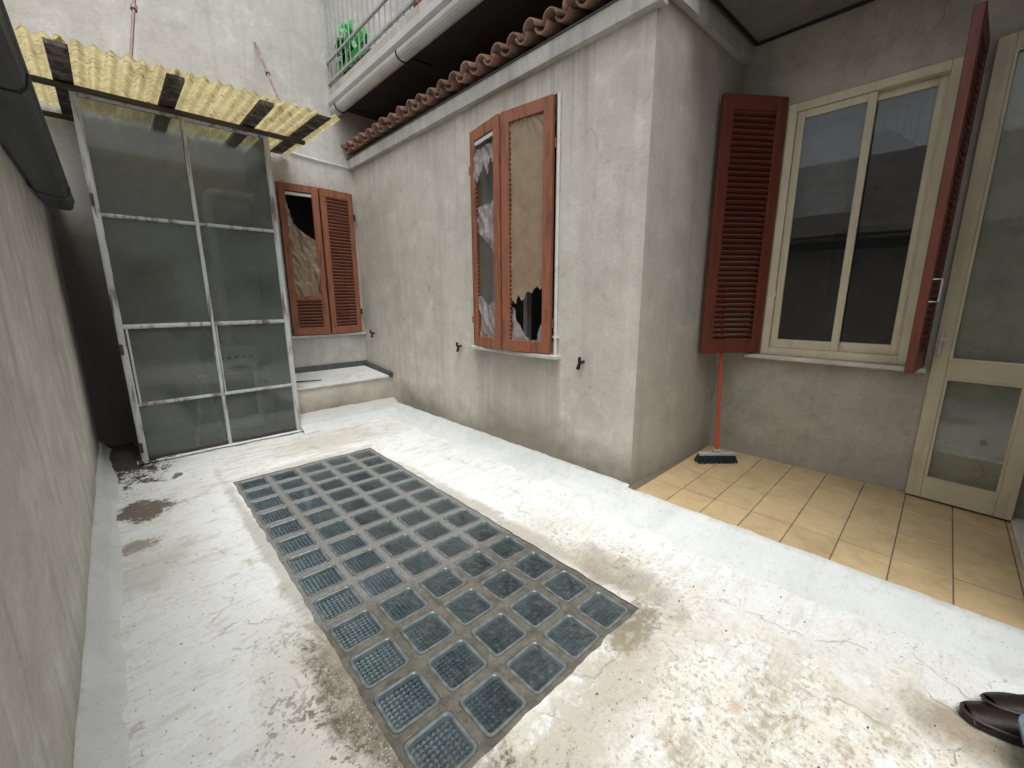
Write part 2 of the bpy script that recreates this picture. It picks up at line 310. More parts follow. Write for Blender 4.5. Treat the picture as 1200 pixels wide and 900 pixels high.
def m_sheet(name, col, trans=.25, rough=.5):
    k = N(name); P = k.pos(True); n = k.noise(P, 12, 6, .65, .8)
    c = k.mix(k.ramp(n, .4, .7), col, tuple(v*.88 for v in col))
    a = k.bsdf(c, rough, k.bump(k.noise(k.map(P, (3, 3, 1)), 7, 3, .5, 1.0), .25, .01)); b = k.n('ShaderNodeBsdfTranslucent'); k.l(c, b.inputs[0])
    mx = k.n('ShaderNodeMixShader'); mx.inputs[0].default_value = trans; k.l(a, mx.inputs[1]); k.l(b.outputs[0], mx.inputs[2])
    return k.done(mx.outputs[0])
M['brownsheet'] = m_sheet('brown_plastic_sheet', (.33, .245, .16), .1, .3)
M['greysheet'] = m_sheet('grey_torn_plastic', (.42, .38, .37), .3, .4)
M['curtain'] = m_sheet('sheer_curtain', (.45, .45, .45), .4, .9)
def m_lens():
    k = N('glass_block_glass'); P = k.pos(); n = k.noise(P, 6, 6, .6, .4); n2 = k.noise(P, 38, 6, .7)
    tr = k.n('ShaderNodeBsdfTransparent'); tr.inputs[0].default_value = (.90, .96, .97, 1)
    d = k.bsdf((.20, .215, .215), .8)
    f = k.math('MULTIPLY', k.math('ADD', k.ramp(n2, .5, .68), k.math('MULTIPLY', k.ramp(n, .35, .65), .35)), .20, True)
    mx = k.n('ShaderNodeMixShader'); k.l(f, mx.inputs[0]); k.l(tr.outputs[0], mx.inputs[1]); k.l(d, mx.inputs[2])
    gl = k.n('ShaderNodeBsdfGlossy'); gl.inputs['Roughness'].default_value = .07; k.l(k.bump(n, .04, .01), gl.inputs['Normal'])
    fr = schlick(k)
    m2 = k.n('ShaderNodeMixShader'); k.l(fr, m2.inputs[0]); k.l(mx.outputs[0], m2.inputs[1]); k.l(gl.outputs[0], m2.inputs[2])
    return k.done(m2.outputs[0])
M['lens'] = m_lens()
M['rim'] = m_plain('glass_block_edge', (.17, .195, .20), .15, var=.5, sc=30)
M['prism'] = m_plain('dark_prism_glass', (.085, .102, .115), .2, .55, var=.5, sc=9, bump=.02)

# ---------------------------------------------------------------- geometry helpers
class B:
    def __init__(s): s.bm = bmesh.new()
    def box(s, x0, x1, y0, y1, z0, z1, bev=0, mat=None):
        r = bmesh.ops.create_cube(s.bm, size=1); vs_ = r['verts']
        for v in vs_: v.co = ((x0+x1)/2+v.co.x*(x1-x0), (y0+y1)/2+v.co.y*(y1-y0), (z0+z1)/2+v.co.z*(z1-z0))
        if bev:
            es = list({e for v in vs_ for e in v.link_edges})
            rr = bmesh.ops.bevel(s.bm, geom=es, offset=bev, segments=1, affect='EDGES', profile=.5); vs_ = list({v for f in rr['faces'] for v in f.verts} | {v for v in vs_ if v.is_valid})
        if mat is not None: bmesh.ops.transform(s.bm, matrix=mat, verts=vs_)
        return s
    def tube(s, pts, r, n=8, caps=True):
        pts = [Vector(p) for p in pts]; rs = r if isinstance(r, (list, tuple)) else [r]*len(pts); rings = []
        for i, p in enumerate(pts):
            t = (pts[min(i+1, len(pts)-1)]-pts[max(i-1, 0)]).normalized()
            a = t.orthogonal().normalized() if i == 0 else (a-t*a.dot(t)).normalized()
            b = t.cross(a); rings.append([s.bm.verts.new(p+(a*math.cos(2*math.pi*j/n)+b*math.sin(2*math.pi*j/n))*rs[i]) for j in range(n)])
        for q, w_ in zip(rings, rings[1:]):
            for j in range(n): s.bm.faces.new((q[j], q[(j+1) % n], w_[(j+1) % n], w_[j]))
        if caps: s.bm.faces.new(rings[0][::-1]); s.bm.faces.new(rings[-1])
        return s
    def prism(s, prof, axis, a, b):
        """closed 2-D profile extruded along axis from a to b (profile in the other two axes, in order)"""
        def pt(p, t): return {'x': (t, p[0], p[1]), 'y': (p[0], t, p[1]), 'z': (p[0], p[1], t)}[axis]
        A = [s.bm.verts.new(pt(p, a)) for p in prof]; C = [s.bm.verts.new(pt(p, b)) for p in prof]; n = len(prof)
        for i in range(n): s.bm.faces.new((A[i], A[(i+1) % n], C[(i+1) % n], C[i]))
        s.bm.faces.new(A[::-1]); s.bm.faces.new(C); return s
    def grid(s, nu, nv, fn, keep=None):
        V = {}
        def g(i, j):
            if (i, j) not in V: V[i, j] = s.bm.verts.new(fn(i/nu, j/nv))
            return V[i, j]
        for i in range(nu):
            for j in range(nv):
                if keep is None or keep((i+.5)/nu, (j+.5)/nv): s.bm.faces.new((g(i, j), g(i+1, j), g(i+1, j+1), g(i, j+1)))
        return s
    def mesh(s, name, mat, smooth=False):
        bmesh.ops.recalc_face_normals(s.bm, faces=s.bm.faces); me = bpy.data.meshes.new(name); s.bm.to_mesh(me); s.bm.free()
        me.materials.append(M[mat]) if mat else None
        if smooth:
            for p in me.polygons: p.use_smooth = True
        return me
    def build(s, name, mat, parent=None, smooth=False, **kw): return link(name, s.mesh(name, mat, smooth), parent, **kw)

def link(name, me, parent=None, loc=None, rot=None, local=False):
    o = bpy.data.objects.new(name, me); COL.objects.link(o)
    if loc is not None: o.location = loc
    if rot is not None: o.rotation_euler = rot
    if parent is not None:
        o.parent = parent
        if not local: o.matrix_parent_inverse = Matrix.Translation(-parent.location)
    return o
def tag(o, label=None, cat=None, group=None, kind=None):
    for k_, v in (('label', label), ('category', cat), ('group', group), ('kind', kind)):
        if v: o[k_] = v
    return o
def thing(name, label, cat, loc=(0, 0, 0), group=None):
    o = bpy.data.objects.new(name, None); COL.objects.link(o); o.location = loc; o.empty_display_size = .1
    return tag(o, label, cat, group)
def wall_mesh(b, axis, pos, back, u0, u1, z0, z1, holes=(), cell=None):
    """wall slab in plane axis=pos, thick to axis=back, with rectangular holes (u0,u1,z0,z1); watertight"""
    us = sorted({u0, u1, *[h[0] for h in holes], *[h[1] for h in holes]}); zs = sorted({z0, z1, *[h[2] for h in holes], *[h[3] for h in holes]})
    def solid(i, j):
        if i < 0 or j < 0 or i >= len(us)-1 or j >= len(zs)-1: return False
        uc, zc = (us[i]+us[i+1])/2, (zs[j]+zs[j+1])/2
        return not any(h[0] < uc < h[1] and h[2] < zc < h[3] for h in holes)
    def P(d, u, z): return (d, u, z) if axis == 'x' else (u, d, z)
    V = {}
    def v(d, u, z):
        if (d, u, z) not in V: V[d, u, z] = b.bm.verts.new(P(d, u, z))
        return V[d, u, z]
    for i in range(len(us)-1):
        for j in range(len(zs)-1):
            if not solid(i, j): continue
            a, c, e, g = us[i], us[i+1], zs[j], zs[j+1]
            for d in (pos, back): b.bm.faces.new((v(d, a, e), v(d, c, e), v(d, c, g), v(d, a, g)))
            for (di, dj, q) in ((-1, 0, ((a, e), (a, g))), (1, 0, ((c, e), (c, g))), (0, -1, ((a, e), (c, e))), (0, 1, ((a, g), (c, g)))):
                if not solid(i+di, j+dj): b.bm.faces.new((v(pos, *q[0]), v(pos, *q[1]), v(back, *q[1]), v(back, *q[0])))
    return b
def nz(x, y, z=0): return noise.noise(Vector((x, y, z)))

# ================================================================ SETTING
XM, XR, YB, XL, ZT = 2.285, 3.42, 5.105, -.245, .10
YC = 1.275                               # annex corner
# glass-block skylight frame (slightly turned against the walls)
GC = Vector((.947, 2.067, 0)); GA = R(-1.05); PIT = .2034; NX, NY = 5, 13
GW, GL = NX*PIT/2+.014, NY*PIT/2+.014
def gl2w(a, b, z=0):
    return Vector((GC.x+a*math.cos(GA)-b*math.sin(GA), GC.y+a*math.sin(GA)+b*math.cos(GA), z))

tag(B().box(-40, 40, -40, 40, -.62, -.6).build('ground', 'soffit'), 'dark ground slab far below the courtyard deck', 'ground', kind='structure')
# membrane floor: grid aligned with the skylight, hole cut for it, gently uneven
def breaks(lo, hi, a, b, st):
    out = []
    for p, q in ((lo, a), (a, b), (b, hi)):
        n = max(1, round((q-p)/st)); out += [p+(q-p)*i/n for i in range(n)]
    return out+[hi]
As = breaks(-1.30, 1.45, -GW, GW, .028); Bs = breaks(-4.2, 2.98, -GL, GL, .034)
b = B(); V = {}
def fz(x, y): return .006*nz(x*1.7, y*1.7)+.0035*nz(x*7, y*7, 3)+.0018*nz(x*19, y*19, 5)
def fl(i, j):
    if (i, j) in V: return V[i, j]
    a, c = As[i], Bs[j]; da = max(abs(a)-GW, 0); dc = max(abs(c)-GL, 0); d = math.hypot(da, dc)
    p = gl2w(a, c); z = fz(p.x, p.y)*min(1, .3+d/.15)+.007*math.exp(-d/.035)-.004*math.exp(-d/.3)
    if d < 1e-6:                                       # ragged lip over the concrete margin
        r = .006+.009*nz(p.x*9, p.y*9, 2)+.006*nz(p.x*31, p.y*31, 8); s_ = 1-max(r, -.004)/max(GW if abs(a) >= GW-1e-6 else GL, .1)
        p = gl2w(a*(1-max(r, -.003)/GW) if abs(abs(a)-GW) < 1e-6 else a, c*(1-max(r, -.003)/GL) if abs(abs(c)-GL) < 1e-6 else c)
        z = .0045+.002*nz(p.x*20, p.y*20)
    # lapped seams of the membrane
    for (ya, sl_) in ((1.62, .10), (2.75, .05), (.35, -.06)):
        t = p.y-(ya+sl_*p.x+.05*nz(p.x*2.2, ya)); z += .0045*math.exp(-(t/.02)**2)*(1 if d > .02 else 0)
    V[i, j] = b.bm.verts.new((p.x, p.y, z)); return V[i, j]
for i in range(len(As)-1):
    for j in range(len(Bs)-1):
        if abs((As[i]+As[i+1])/2) < GW and abs((Bs[j]+Bs[j+1])/2) < GL: continue
        b.bm.faces.new((fl(i, j), fl(i+1, j), fl(i+1, j+1), fl(i, j+1)))
floor = tag(b.build('courtyard_floor', 'floor', smooth=True), 'whitewashed waterproof membrane floor of the courtyard, stained tan and black', 'floor', kind='structure')
# coved upturns of the membrane against left wall, annex and terrace edge
def sweep(prof, y0, y1, n, amp, seed):
    bb = B()
    def fn(u, v):
        y = y0+(y1-y0)*u; f = v*(len(prof)-1); i = min(int(f), len(prof)-2); t = f-i
        x = prof[i][0]*(1-t)+prof[i+1][0]*t; z = prof[i][1]*(1-t)+prof[i+1][1]*t
        k_ = math.sin(math.pi*min(1, v*1.02))
        top = v**6
        return (x+amp*k_*nz(y*3, v*3, seed), y, z+amp*.8*k_*nz(y*4, v*2, seed+9)+top*(.010*nz(y*6, 1, seed)+.006*nz(y*25, 2, seed)))
    bb.grid(n, (len(prof)-1)*3, fn); return bb
sweep([(1.98, -.006), (2.06, .004), (2.118, .022), (2.170, .058), (2.212, .094), (2.240, .1035)], -1.5, YC+.012, 90, .007, 1).build('membrane_upturn', 'upturn', floor, smooth=True)
sweep([(2.05, -.004), (2.14, .004), (2.20, .022), (2.238, .058), (2.268, .094), (2.288, .107)], YC+.003, 4.45, 120, .007, 2).build('membrane_upturn', 'upturn', floor, smooth=True)
sweep([(-.135, -.008), (-.160, .002), (-.185, .020), (-.208, .052), (-.230, .085), (-.247, .10)], -1.5, 4.95, 200, .010, 3).build('membrane_upturn', 'upturn', floor, smooth=True)

# ---------------------------------------------------------------- terrace floor of ochre tiles
tf = tag(B().box(2.232, 3.44, -.41, YC-.004, -.05, ZT-.004).build('terrace_floor', 'grout'), 'raised terrace floor laid with ochre ceramic tiles', 'floor', kind='structure')
ybr = [-.385+.2*i for i in range(9)]; xbr = [2.236, 2.485, 2.797, 3.108, 3.425]
for i in range(4):
    for j in range(9):
        y0, y1 = (ybr[j-1] if j else -.405)+.0025, min(ybr[j], YC+.02)-.0025
        if y1-y0 < .01: continue
        x0, x1 = xbr[i]+.0035, xbr[i+1]-.0035
        o = B().box(-(x1-x0)/2, (x1-x0)/2, -(y1-y0)/2, (y1-y0)/2, -.008, 0, .0018).build('tile', 'tile', tf, loc=((x0+x1)/2, (y0+y1)/2, ZT+random.uniform(-.0008, .0008)), rot=(random.gauss(0, .002), random.gauss(0, .002), 0))

# ================================================================ SKYLIGHT
skyl = thing('glass_block_skylight', 'walkable skylight panel of square glass blocks set in grey concrete ribs', 'skylight', (GC.x, GC.y, 0))
S = .085; RAD = .022
def rsq(h, r, n=4):
    out = []
    for (cx_, cy_, a0) in ((h-r, h-r, 0), (-h+r, h-r, 90), (-h+r, -h+r, 180), (h-r, -h+r, 270)):
        for q in range(n+1):
            t = R(a0+90*q/n); out.append((cx_+r*math.cos(t), cy_+r*math.sin(t)))
    return out
def sqpt(p, h):
    mx_ = max(abs(p[0]), abs(p[1])); return (p[0]/mx_*h, p[1]/mx_*h)
b = B(); ctr = []
for i in range(NX):
    for j in range(NY):
        ca, cb_ = (i-(NX-1)/2)*PIT, (j-(NY-1)/2)*PIT; ctr.append((ca, cb_, i, j))
        inn = rsq(S+.001, RAD); N_ = len(inn); rings = []
        for t in (0, .5, 1):
            ring = []
            for p in inn:
                q = sqpt(p, PIT/2+.0001); x, y = p[0]*(1-t)+q[0]*t+ca, p[1]*(1-t)+q[1]*t+cb_
                if t == 1 and i in (0, NX-1) and abs(q[0]) > PIT/2*.98 and (q[0] > 0) == (i > 0): x += math.copysign(.03, q[0])
                if t == 1 and j in (0, NY-1) and abs(q[1]) > PIT/2*.98 and (q[1] > 0) == (j > 0): y += math.copysign(.03, q[1])
                w_ = gl2w(x, y); ring.append(b.bm.verts.new((w_.x, w_.y, -.001+(.0022*nz(w_.x*24, w_.y*24)+.0015*nz(w_.x*70, w_.y*70) if t < 1 else .0012*nz(w_.x*24, w_.y*24))-(.0025 if t == 0 else 0))))
            rings.append(ring)
        wl = [b.bm.verts.new((v.co.x, v.co.y, -.06)) for v in rings[0]]; rings.insert(0, wl)
        for q, u_ in zip(rings, rings[1:]):
            for n_ in range(N_): b.bm.faces.new((q[n_], q[(n_+1) % N_], u_[(n_+1) % N_], u_[n_]))
b.build('concrete_ribs', 'concrete', skyl)
B().box(GC.x-GW-.03, GC.x+GW+.03, GC.y-GL-.03, GC.y+GL+.03, -.075, -.06).build('underside_slab', 'dark', skyl)
# one glass block: edge ring, glass lid, prismatic floor
b = B(); prev = None
for (h, r, z) in ((S, RAD, -.05), (S, RAD, -.002), (S-.002, RAD-.002, 0), (S-.0085, RAD-.006, 0), (S-.0125, RAD-.009, -.003), (S-.0165, RAD-.011, -.017)):
    ring = [b.bm.verts.new((*p, z)) for p in rsq(h, r)]
    if prev:
        for n_ in range(len(ring)): b.bm.faces.new((prev[n_], prev[(n_+1) % len(ring)], ring[(n_+1) % len(ring)], ring[n_]))
    prev = ring
me_ring = b.mesh('glass_block', 'rim')
b = B(); b.prism(rsq(S-.012, RAD-.008), 'z', -.007, -.0028); me_lens = b.mesh('lens', 'lens')
b = B(); n_ = 8; h = S-.0155; st = 2*h/n_
def pz(x, y):
    u, v = (x+h)/st, (y+h)/st; return 0
for i in range(n_):
    for j in range(n_):
        x0, y0 = -h+i*st, -h+j*st; c = b.bm.verts.new((x0+st/2, y0+st/2, -.0105))
        q = [b.bm.verts.new(p) for p in ((x0, y0, -.0155), (x0+st, y0, -.0155), (x0+st, y0+st, -.0155), (x0, y0+st, -.0155))]
        for k_ in range(4): b.bm.faces.new((q[k_], q[(k_+1) % 4], c))
me_prism = b.mesh('prism_floor', 'prism')
for ca, cb_, i, j in ctr:
    p = gl2w(ca, cb_)
    o = link('glass_block', me_ring, skyl, (p.x, p.y, -.001+random.uniform(-.0012, .0012)), (random.gauss(0, .006), random.gauss(0, .006), GA+random.gauss(0, .008)))
    link('lens', me_lens, o, (0, 0, 0), local=True)
    link('prism_floor', me_prism, o, (0, 0, 0), (0, 0, random.choice((0, math.pi/2))), local=True)

# ================================================================ SHUTTER BUILDER
def shutter(parent, hinge, ang, wd, z0, z1, matf, mats, pitch=.03, slat_rng=None, st=.058, top=.075, bot=.085, th=.034, label=None, mirror=1, midrail=None, tilt_=38):
    """hinged leaf: local x from hinge to free edge, local y thickness, z up; slats as children"""
    H_ = z1-z0; b = B()
    b.box(0, st, -th/2, th/2, 0, H_, .003); b.box(wd-st, wd, -th/2, th/2, 0, H_, .003)
    b.box(st, wd-st, -th/2+.001, th/2-.001, 0, bot, .002); b.box(st, wd-st, -th/2+.001, th/2-.001, H_-top, H_, .002)
    if midrail: b.box(st, wd-st, -th/2+.001, th/2-.001, midrail-.02, midrail+.02, .002)
    f = b.build('shutter', matf, parent, loc=(hinge[0], hinge[1], z0), rot=(0, 0, ang))
    if label: f['label'] = label
    # bead moulding round the opening
    for s_ in (-1, 1):
        b = B()
        for (x0, x1, za, zb) in ((st, st+.006, bot, H_-top), (wd-st-.006, wd-st, bot, H_-top)): b.box(x0, x1, s_*(th/2-.004)-.003, s_*(th/2-.004)+.003, za, zb)
        b.build('bead', matf, f, local=True)
    lo, hi = slat_rng or (bot, H_-top)
    n = int((hi-lo)/pitch); me = None; dz = (hi-lo)/n
    bb = B(); bb.box(-(wd-2*st)/2-.004, (wd-2*st)/2+.004, -.021, .021, -.0035, .0035, .0015); me = bb.mesh('slat', mats)
    for i in range(n):
        link('slat', me, f, (wd/2, 0, lo+dz*(i+.5)), (R(-tilt_)*mirror+random.gauss(0, .03), random.gauss(0, .003), 0), local=True)
    return f
def torn(parent, x0, x1, z0, z1, y, poly, mat, wr=.01, seed=0, name='torn_sheet', res=.0045, bulge=0, fan=0, local=True, label=None):
    """sheet in the leaf's local x-z plane, cells inside the polygon kept, ragged and wrinkled"""
    def inside(x, z):
        c = False; n = len(poly)
        for i in range(n):
            (xa, za), (xb, zb) = poly[i], poly[(i+1) % n]
            if (za > z) != (zb > z) and x < (xb-xa)*(z-za)/(zb-za)+xa: c = not c
        return c
    b = B(); nu, nv = max(2, int((x1-x0)/res)), max(2, int((z1-z0)/res))
    def fn(u, v):
        x, z = x0+(x1-x0)*u, z0+(z1-z0)*v
        d = wr*(nz(x*9, z*5, seed)+.6*nz(x*24+z*9, z*10-x*5, seed+3)+.12*nz(x*40, z*25, seed+4))+bulge*math.sin(math.pi*u)
        if fan: d += fan*abs(math.sin(9*math.atan2(x-(x0+x1)/2, z1+.06-z)))*math.exp(-(z1-z)/.13)+.5*fan*abs(math.sin(7*math.atan2(x-x0*.6-x1*.4, z-z0-.2)))*math.exp(-max(0, z-z0-.25)/.10)
        return (x+.004*nz(x*40, z*40, seed), y+d, z+.004*nz(x*40, z*40, seed+7))
    b.grid(nu, nv, fn, lambda u, v: inside(x0+(x1-x0)*u+(.010*nz(u*9, v*16, seed+5)+.004*nz(u*40, v*70, seed+5)), z0+(z1-z0)*v+(.010*nz(u*9, v*16, seed+6)+.004*nz(u*40, v*70, seed+8))))
    o = b.build(name, mat, parent, smooth=True, local=local)
    if label: o['label'] = label
    return o
def hook(parent, x, y, z):
    b = B(); b.tube([(x+.02, y, z+.01), (x-.055, y, z+.01)], .009, 6); b.tube([(x-.05, y, z+.005), (x-.05, y, z+.045)], .011, 6)
    b.tube([(x-.02, y+.0, z+.01), (x-.022, y+.02, z-.005), (x-.03, y+.028, z-.045)], [.009, .011, .014], 6)
    return b.build('shutter_hook', 'hook', parent)

# ================================================================ ANNEX (middle volume)
ann = thing('annex_building', 'low grey plastered annex with tall broken shutters and a clay tile eave', 'building', (XM, 3, 0))
WY0, WY1, WZ0, WZ1 = 1.95, 2.83, .895, 2.60
b = B(); wall_mesh(b, 'x', XM, XM+.28, YC, YB+.02, -.3, 2.88, [(WY0, WY1, WZ0, WZ1)]); b.build('wall', 'annex', ann)
# return wall runs back to the terrace wall, very slightly askew
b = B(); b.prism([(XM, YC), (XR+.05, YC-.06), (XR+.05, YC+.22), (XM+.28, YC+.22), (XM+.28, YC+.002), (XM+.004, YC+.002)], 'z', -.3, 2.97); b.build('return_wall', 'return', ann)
b = B(); b.prism([(XM-.05, 2.785), (XM-.042, 2.783), (XM+.02, 2.783), (XM+.02, 2.888), (XM-.05, 2.888)], 'y', YC-.045, YB+.01); b.build('cornice', 'cornice', ann)
b = B(); b.prism([(XM-.03, YC-.004), (XM-.03, YC-.045), (XR+.02, YC-.105), (XR+.02, YC-.06)], 'z', 2.862, 2.972); b.build('cornice', 'cornice', ann)
B().box(XM-.058, XM+.2, YC-.05, YB+.01, 2.8885, 2.8965).build('flashing', 'darkmetal', ann)
# roof: dark under-boards and two layers of barrel tiles
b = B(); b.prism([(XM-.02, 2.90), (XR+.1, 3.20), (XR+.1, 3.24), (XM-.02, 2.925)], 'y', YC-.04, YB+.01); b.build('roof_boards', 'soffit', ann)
def barrel(r0, r1, ln, th, up_):
    b = B(); n = 10
    def ring(x, r, t):
        return [(x, r*math.cos(math.pi*q/n), (1 if up_ else -1)*r*.92*math.sin(math.pi*q/n)+t) for q in range(n+1)]
    L_ = []
    for (x, r) in ((0, r0), (ln, r1)):
        L_.append(([b.bm.verts.new(p) for p in ring(x, r, 0)], [b.bm.verts.new(p) for p in ring(x, r-th, 0)]))
    (oa, ia), (ob, ib) = L_
    for q in range(n):
        b.bm.faces.new((oa[q], oa[q+1], ob[q+1], ob[q])); b.bm.faces.new((ia[q], ib[q], ib[q+1], ia[q+1]))
        b.bm.faces.new((oa[q], ia[q], ia[q+1], oa[q+1])); b.bm.faces.new((ob[q], ob[q+1], ib[q+1], ib[q]))
    for q in (0, n): b.bm.faces.new((oa[q], ob[q], ib[q], ia[q]))
    return b.mesh('roof_tile', 'rooftile', True)
cov = barrel(.062, .05, .42, .014, True); cha = barrel(.056, .066, .42, .013, False)
sl_t = math.atan2(.3, 1.24); TP = .166
for i in range(23):
    y = 1.36+i*TP
    for row in range(2):
        x = XM-.10+row*.36; z = 2.965+row*.36*math.tan(sl_t)
        link('roof_tile', cha, ann, (x+.012+random.uniform(-.01, .01), y, z+.02), (random.gauss(0, .05), -sl_t+random.gauss(0, .02), random.gauss(0, .02)))
        link('roof_tile', cov, ann, (x+random.uniform(-.014, .014), y+TP/2, z+.012+random.uniform(-.006, .008)), (random.gauss(0, .06), -sl_t+random.gauss(0, .025), random.gauss(0, .03)))
B().box(XM-.06, XM+.25, WY0-.07, WY1+.035, WZ0-.026, WZ0+.002, .004).build('window_sill', 'marble', ann)
# window behind the shutters
b = B(); fx = XM+.16
b.box(fx, fx+.05, WY0+.002, WY0+.07, WZ0+.003, WZ1-.002, .003); b.box(fx, fx+.05, WY1-.07, WY1-.002, WZ0+.003, WZ1-.002, .003)
b.box(fx, fx+.05, WY0+.07, WY1-.07, WZ0+.003, WZ0+.07, .003); b.box(fx, fx+.05, WY0+.07, WY1-.07, WZ1-.07, WZ1-.002, .003)
b.box(fx-.008, fx+.05, 2.37, 2.41, WZ0+.07, WZ1-.07, .003)
b.build('window_frame', 'greywhite', ann)
B().box(XM+.281, XM+.9, YC+.25, YB-.05, .3, 2.7).build('dark_room', 'black', ann)
# leaves: far one folded out, near one nearly flat, both without slats
Hs = WZ1-.012-WZ0-.008
def leaf(hinge, ang, wd, kind, st=.07):
    z0 = WZ0+.008; th = .036; b = B()
    b.box(0, st, -th/2, th/2, 0, Hs, .003); b.box(wd-st, wd, -th/2, th/2, 0, Hs, .003)
    b.box(st, wd-st, -th/2+.002, th/2-.002, 0, .085, .002); b.box(st, wd-st, -th/2+.002, th/2-.002, Hs-.08, Hs, .002)
    f = b.build('shutter', 'shutter', ann, loc=(hinge[0], hinge[1], z0), rot=(0, 0, ang)); f['label'] = kind
    me = B().box(-.006, .006, -.012, .012, -.004, .004).mesh('slat_stub', 'shutter_slat')
    for i in range(44):
        link('slat_stub', me, f, (st+.004 if kind.startswith('folded') else wd-st-.004, 0, .10+i*.0335), (R(38), 0, 0), local=True)
    for zz in (.22, Hs-.28): B().tube([(-.008, -.016, zz-.03), (-.008, -.016, zz+.03)], .009, 8).build('hinge', 'shutter', f, local=True)
    return f
a1 = math.atan2(2.40-2.822, -.072)
lf = leaf((XM-.022, 2.822), a1, .42, 'folded out shutter leaf with torn grey plastic and dark gaps')
a2 = math.atan2(2.392-1.958, -.066)
rf = leaf((XM-.022, 1.958), a2, .436, 'shutter leaf covered with brown plastic sheet, torn at the bottom')
W_ = .436
torn(rf, .066, W_-.066, .06, Hs-.07, -.004, [(0, Hs), (0, .50), (.06, .50), (.10, .46), (.13, .49), (.17, .44), (.21, .45), (.26, .38), (.29, .42), (.32, .36), (.36, .40), (W_, .38), (W_, Hs)], 'brownsheet', .005, 1, fan=.007, label='brown plastic sheet with a torn lower edge')
torn(rf, .066, W_-.066, .07, .45, -.006, [(W_, .07), (W_, .36), (.34, .33), (.30, .22), (.24, .15), (.16, .07)], 'greysheet', .02, 2)
torn(rf, .066, .17, .07, .24, -.006, [(0, .07), (0, .24), (.08, .22), (.12, .15), (.13, .07)], 'greysheet', .015, 3)
torn(lf, .06, .37, .07, .42, .0, [(0, .07), (0, .40), (.12, .42), (.20, .33), (.40, .40), (.4, .07)], 'greysheet', .03, 4)
torn(lf, .06, .37, .70, 1.12, .0, [(0, 1.1), (.20, 1.12), (.4, 1.15), (.4, .68), (.30, .76), (.16, .90), (0, .95)], 'greysheet', .03, 5)
torn(lf, .06, .37, 1.30, 1.54, .0, [(0, 1.55), (0, 1.36), (.1, 1.30), (.17, 1.42), (.24, 1.33), (.29, 1.44), (.4, 1.30), (.4, 1.55)], 'greysheet', .03, 6)
B().box(.066, .35, -.010, .004, Hs-.115, Hs-.088, .002).build('bar', 'white', lf, local=True)
B().tube([(XM-.012, WY0-.028, WZ0-.02), (XM-.012, WY0-.028, WZ1-.01)], .011, 8).build('lit_reveal_edge', 'white', ann)  # white tube standing in for the lit, white painted window reveal edge
B().box(XM-.016, XM+.01, WY0-.055, WY0-.003, 1.02, 1.035).build('reveal_edge_clip', 'white', ann)
hook(ann, XM, 3.06, .865); hook(ann, XM, 1.675, .865); hook(ann, XM, 4.82, .885)

# ================================================================ REAR BUILDING
rear = thing('rear_building', 'tall pale plastered rear building behind the glazed lean-to, small shuttered window low down', 'building', (1, YB, 0))
RX0, RX1, RZ0, RZ1 = 1.44, 2.235, .895, 2.52
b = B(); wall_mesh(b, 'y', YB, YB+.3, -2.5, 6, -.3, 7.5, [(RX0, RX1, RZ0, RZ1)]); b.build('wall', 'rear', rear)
B().box(1.3, 2.28, YB+.301, YB+.9, .5, 2.8).build('dark_room', 'black', rear)
B().box(RX0-.05, XM-.002, YB-.05, YB+.2, RZ0-.028, RZ0-.002, .003).build('window_sill', 'marble', rear)
hw = (RX1-RX0)/2; off = .055
ang = math.atan2(-off, hw)
f = shutter(rear, (RX0+.004, YB-.022), ang, hw-.002, RZ0+.006, RZ1-.005, 'shutter', 'shutter_slat', .034, (.085, .40), midrail=.42, label='shutter leaf with a torn brown sheet hanging over a dark hole', st=.062)
Hr = RZ1-RZ0-.011
torn(f, .058, hw-.06, .42, 1.36, -.006, [(0, .40), (.4, .40), (.4, 1.02), (.30, 1.06), (.22, 1.10), (.14, 1.18), (.10, 1.28), (.085, 1.36), (0, 1.36)], 'brownsheet', .028, 12, label='sagging torn brown sheet')
torn(f, .058, .12, 1.15, 1.42, -.016, [(0, 1.15), (.10, 1.18), (.085, 1.30), (.075, 1.42), (0, 1.42)], 'greysheet', .02, 13)
B().box(.062, hw-.064, -.008, .006, Hr-.115, Hr-.085, .002).build('bar', 'white', f, local=True)
f = shutter(rear, (RX1+.008, YB-.022), math.pi-ang, hw-.004, RZ0+.006, RZ1-.005, 'shutter', 'shutter_slat', .036, mirror=-1, st=.058, label='louvred shutter leaf closed against the annex corner')
for (x, y) in ((RX1+.016, YB-.04),):
    for z in (1.15, 2.25): B().tube([(x, y, z-.035), (x, y, z+.035)], .011, 8).build('hinge', 'hook', rear)
# thin white cable from the lean-to beam to the annex corner
b = B(); b.tube([(1.36, YB-.012, 2.86), (1.8, YB-.012, 2.82), (XM-.02, YB-.012, 2.80)], .008, 6); b.build('cable', 'white', rear)

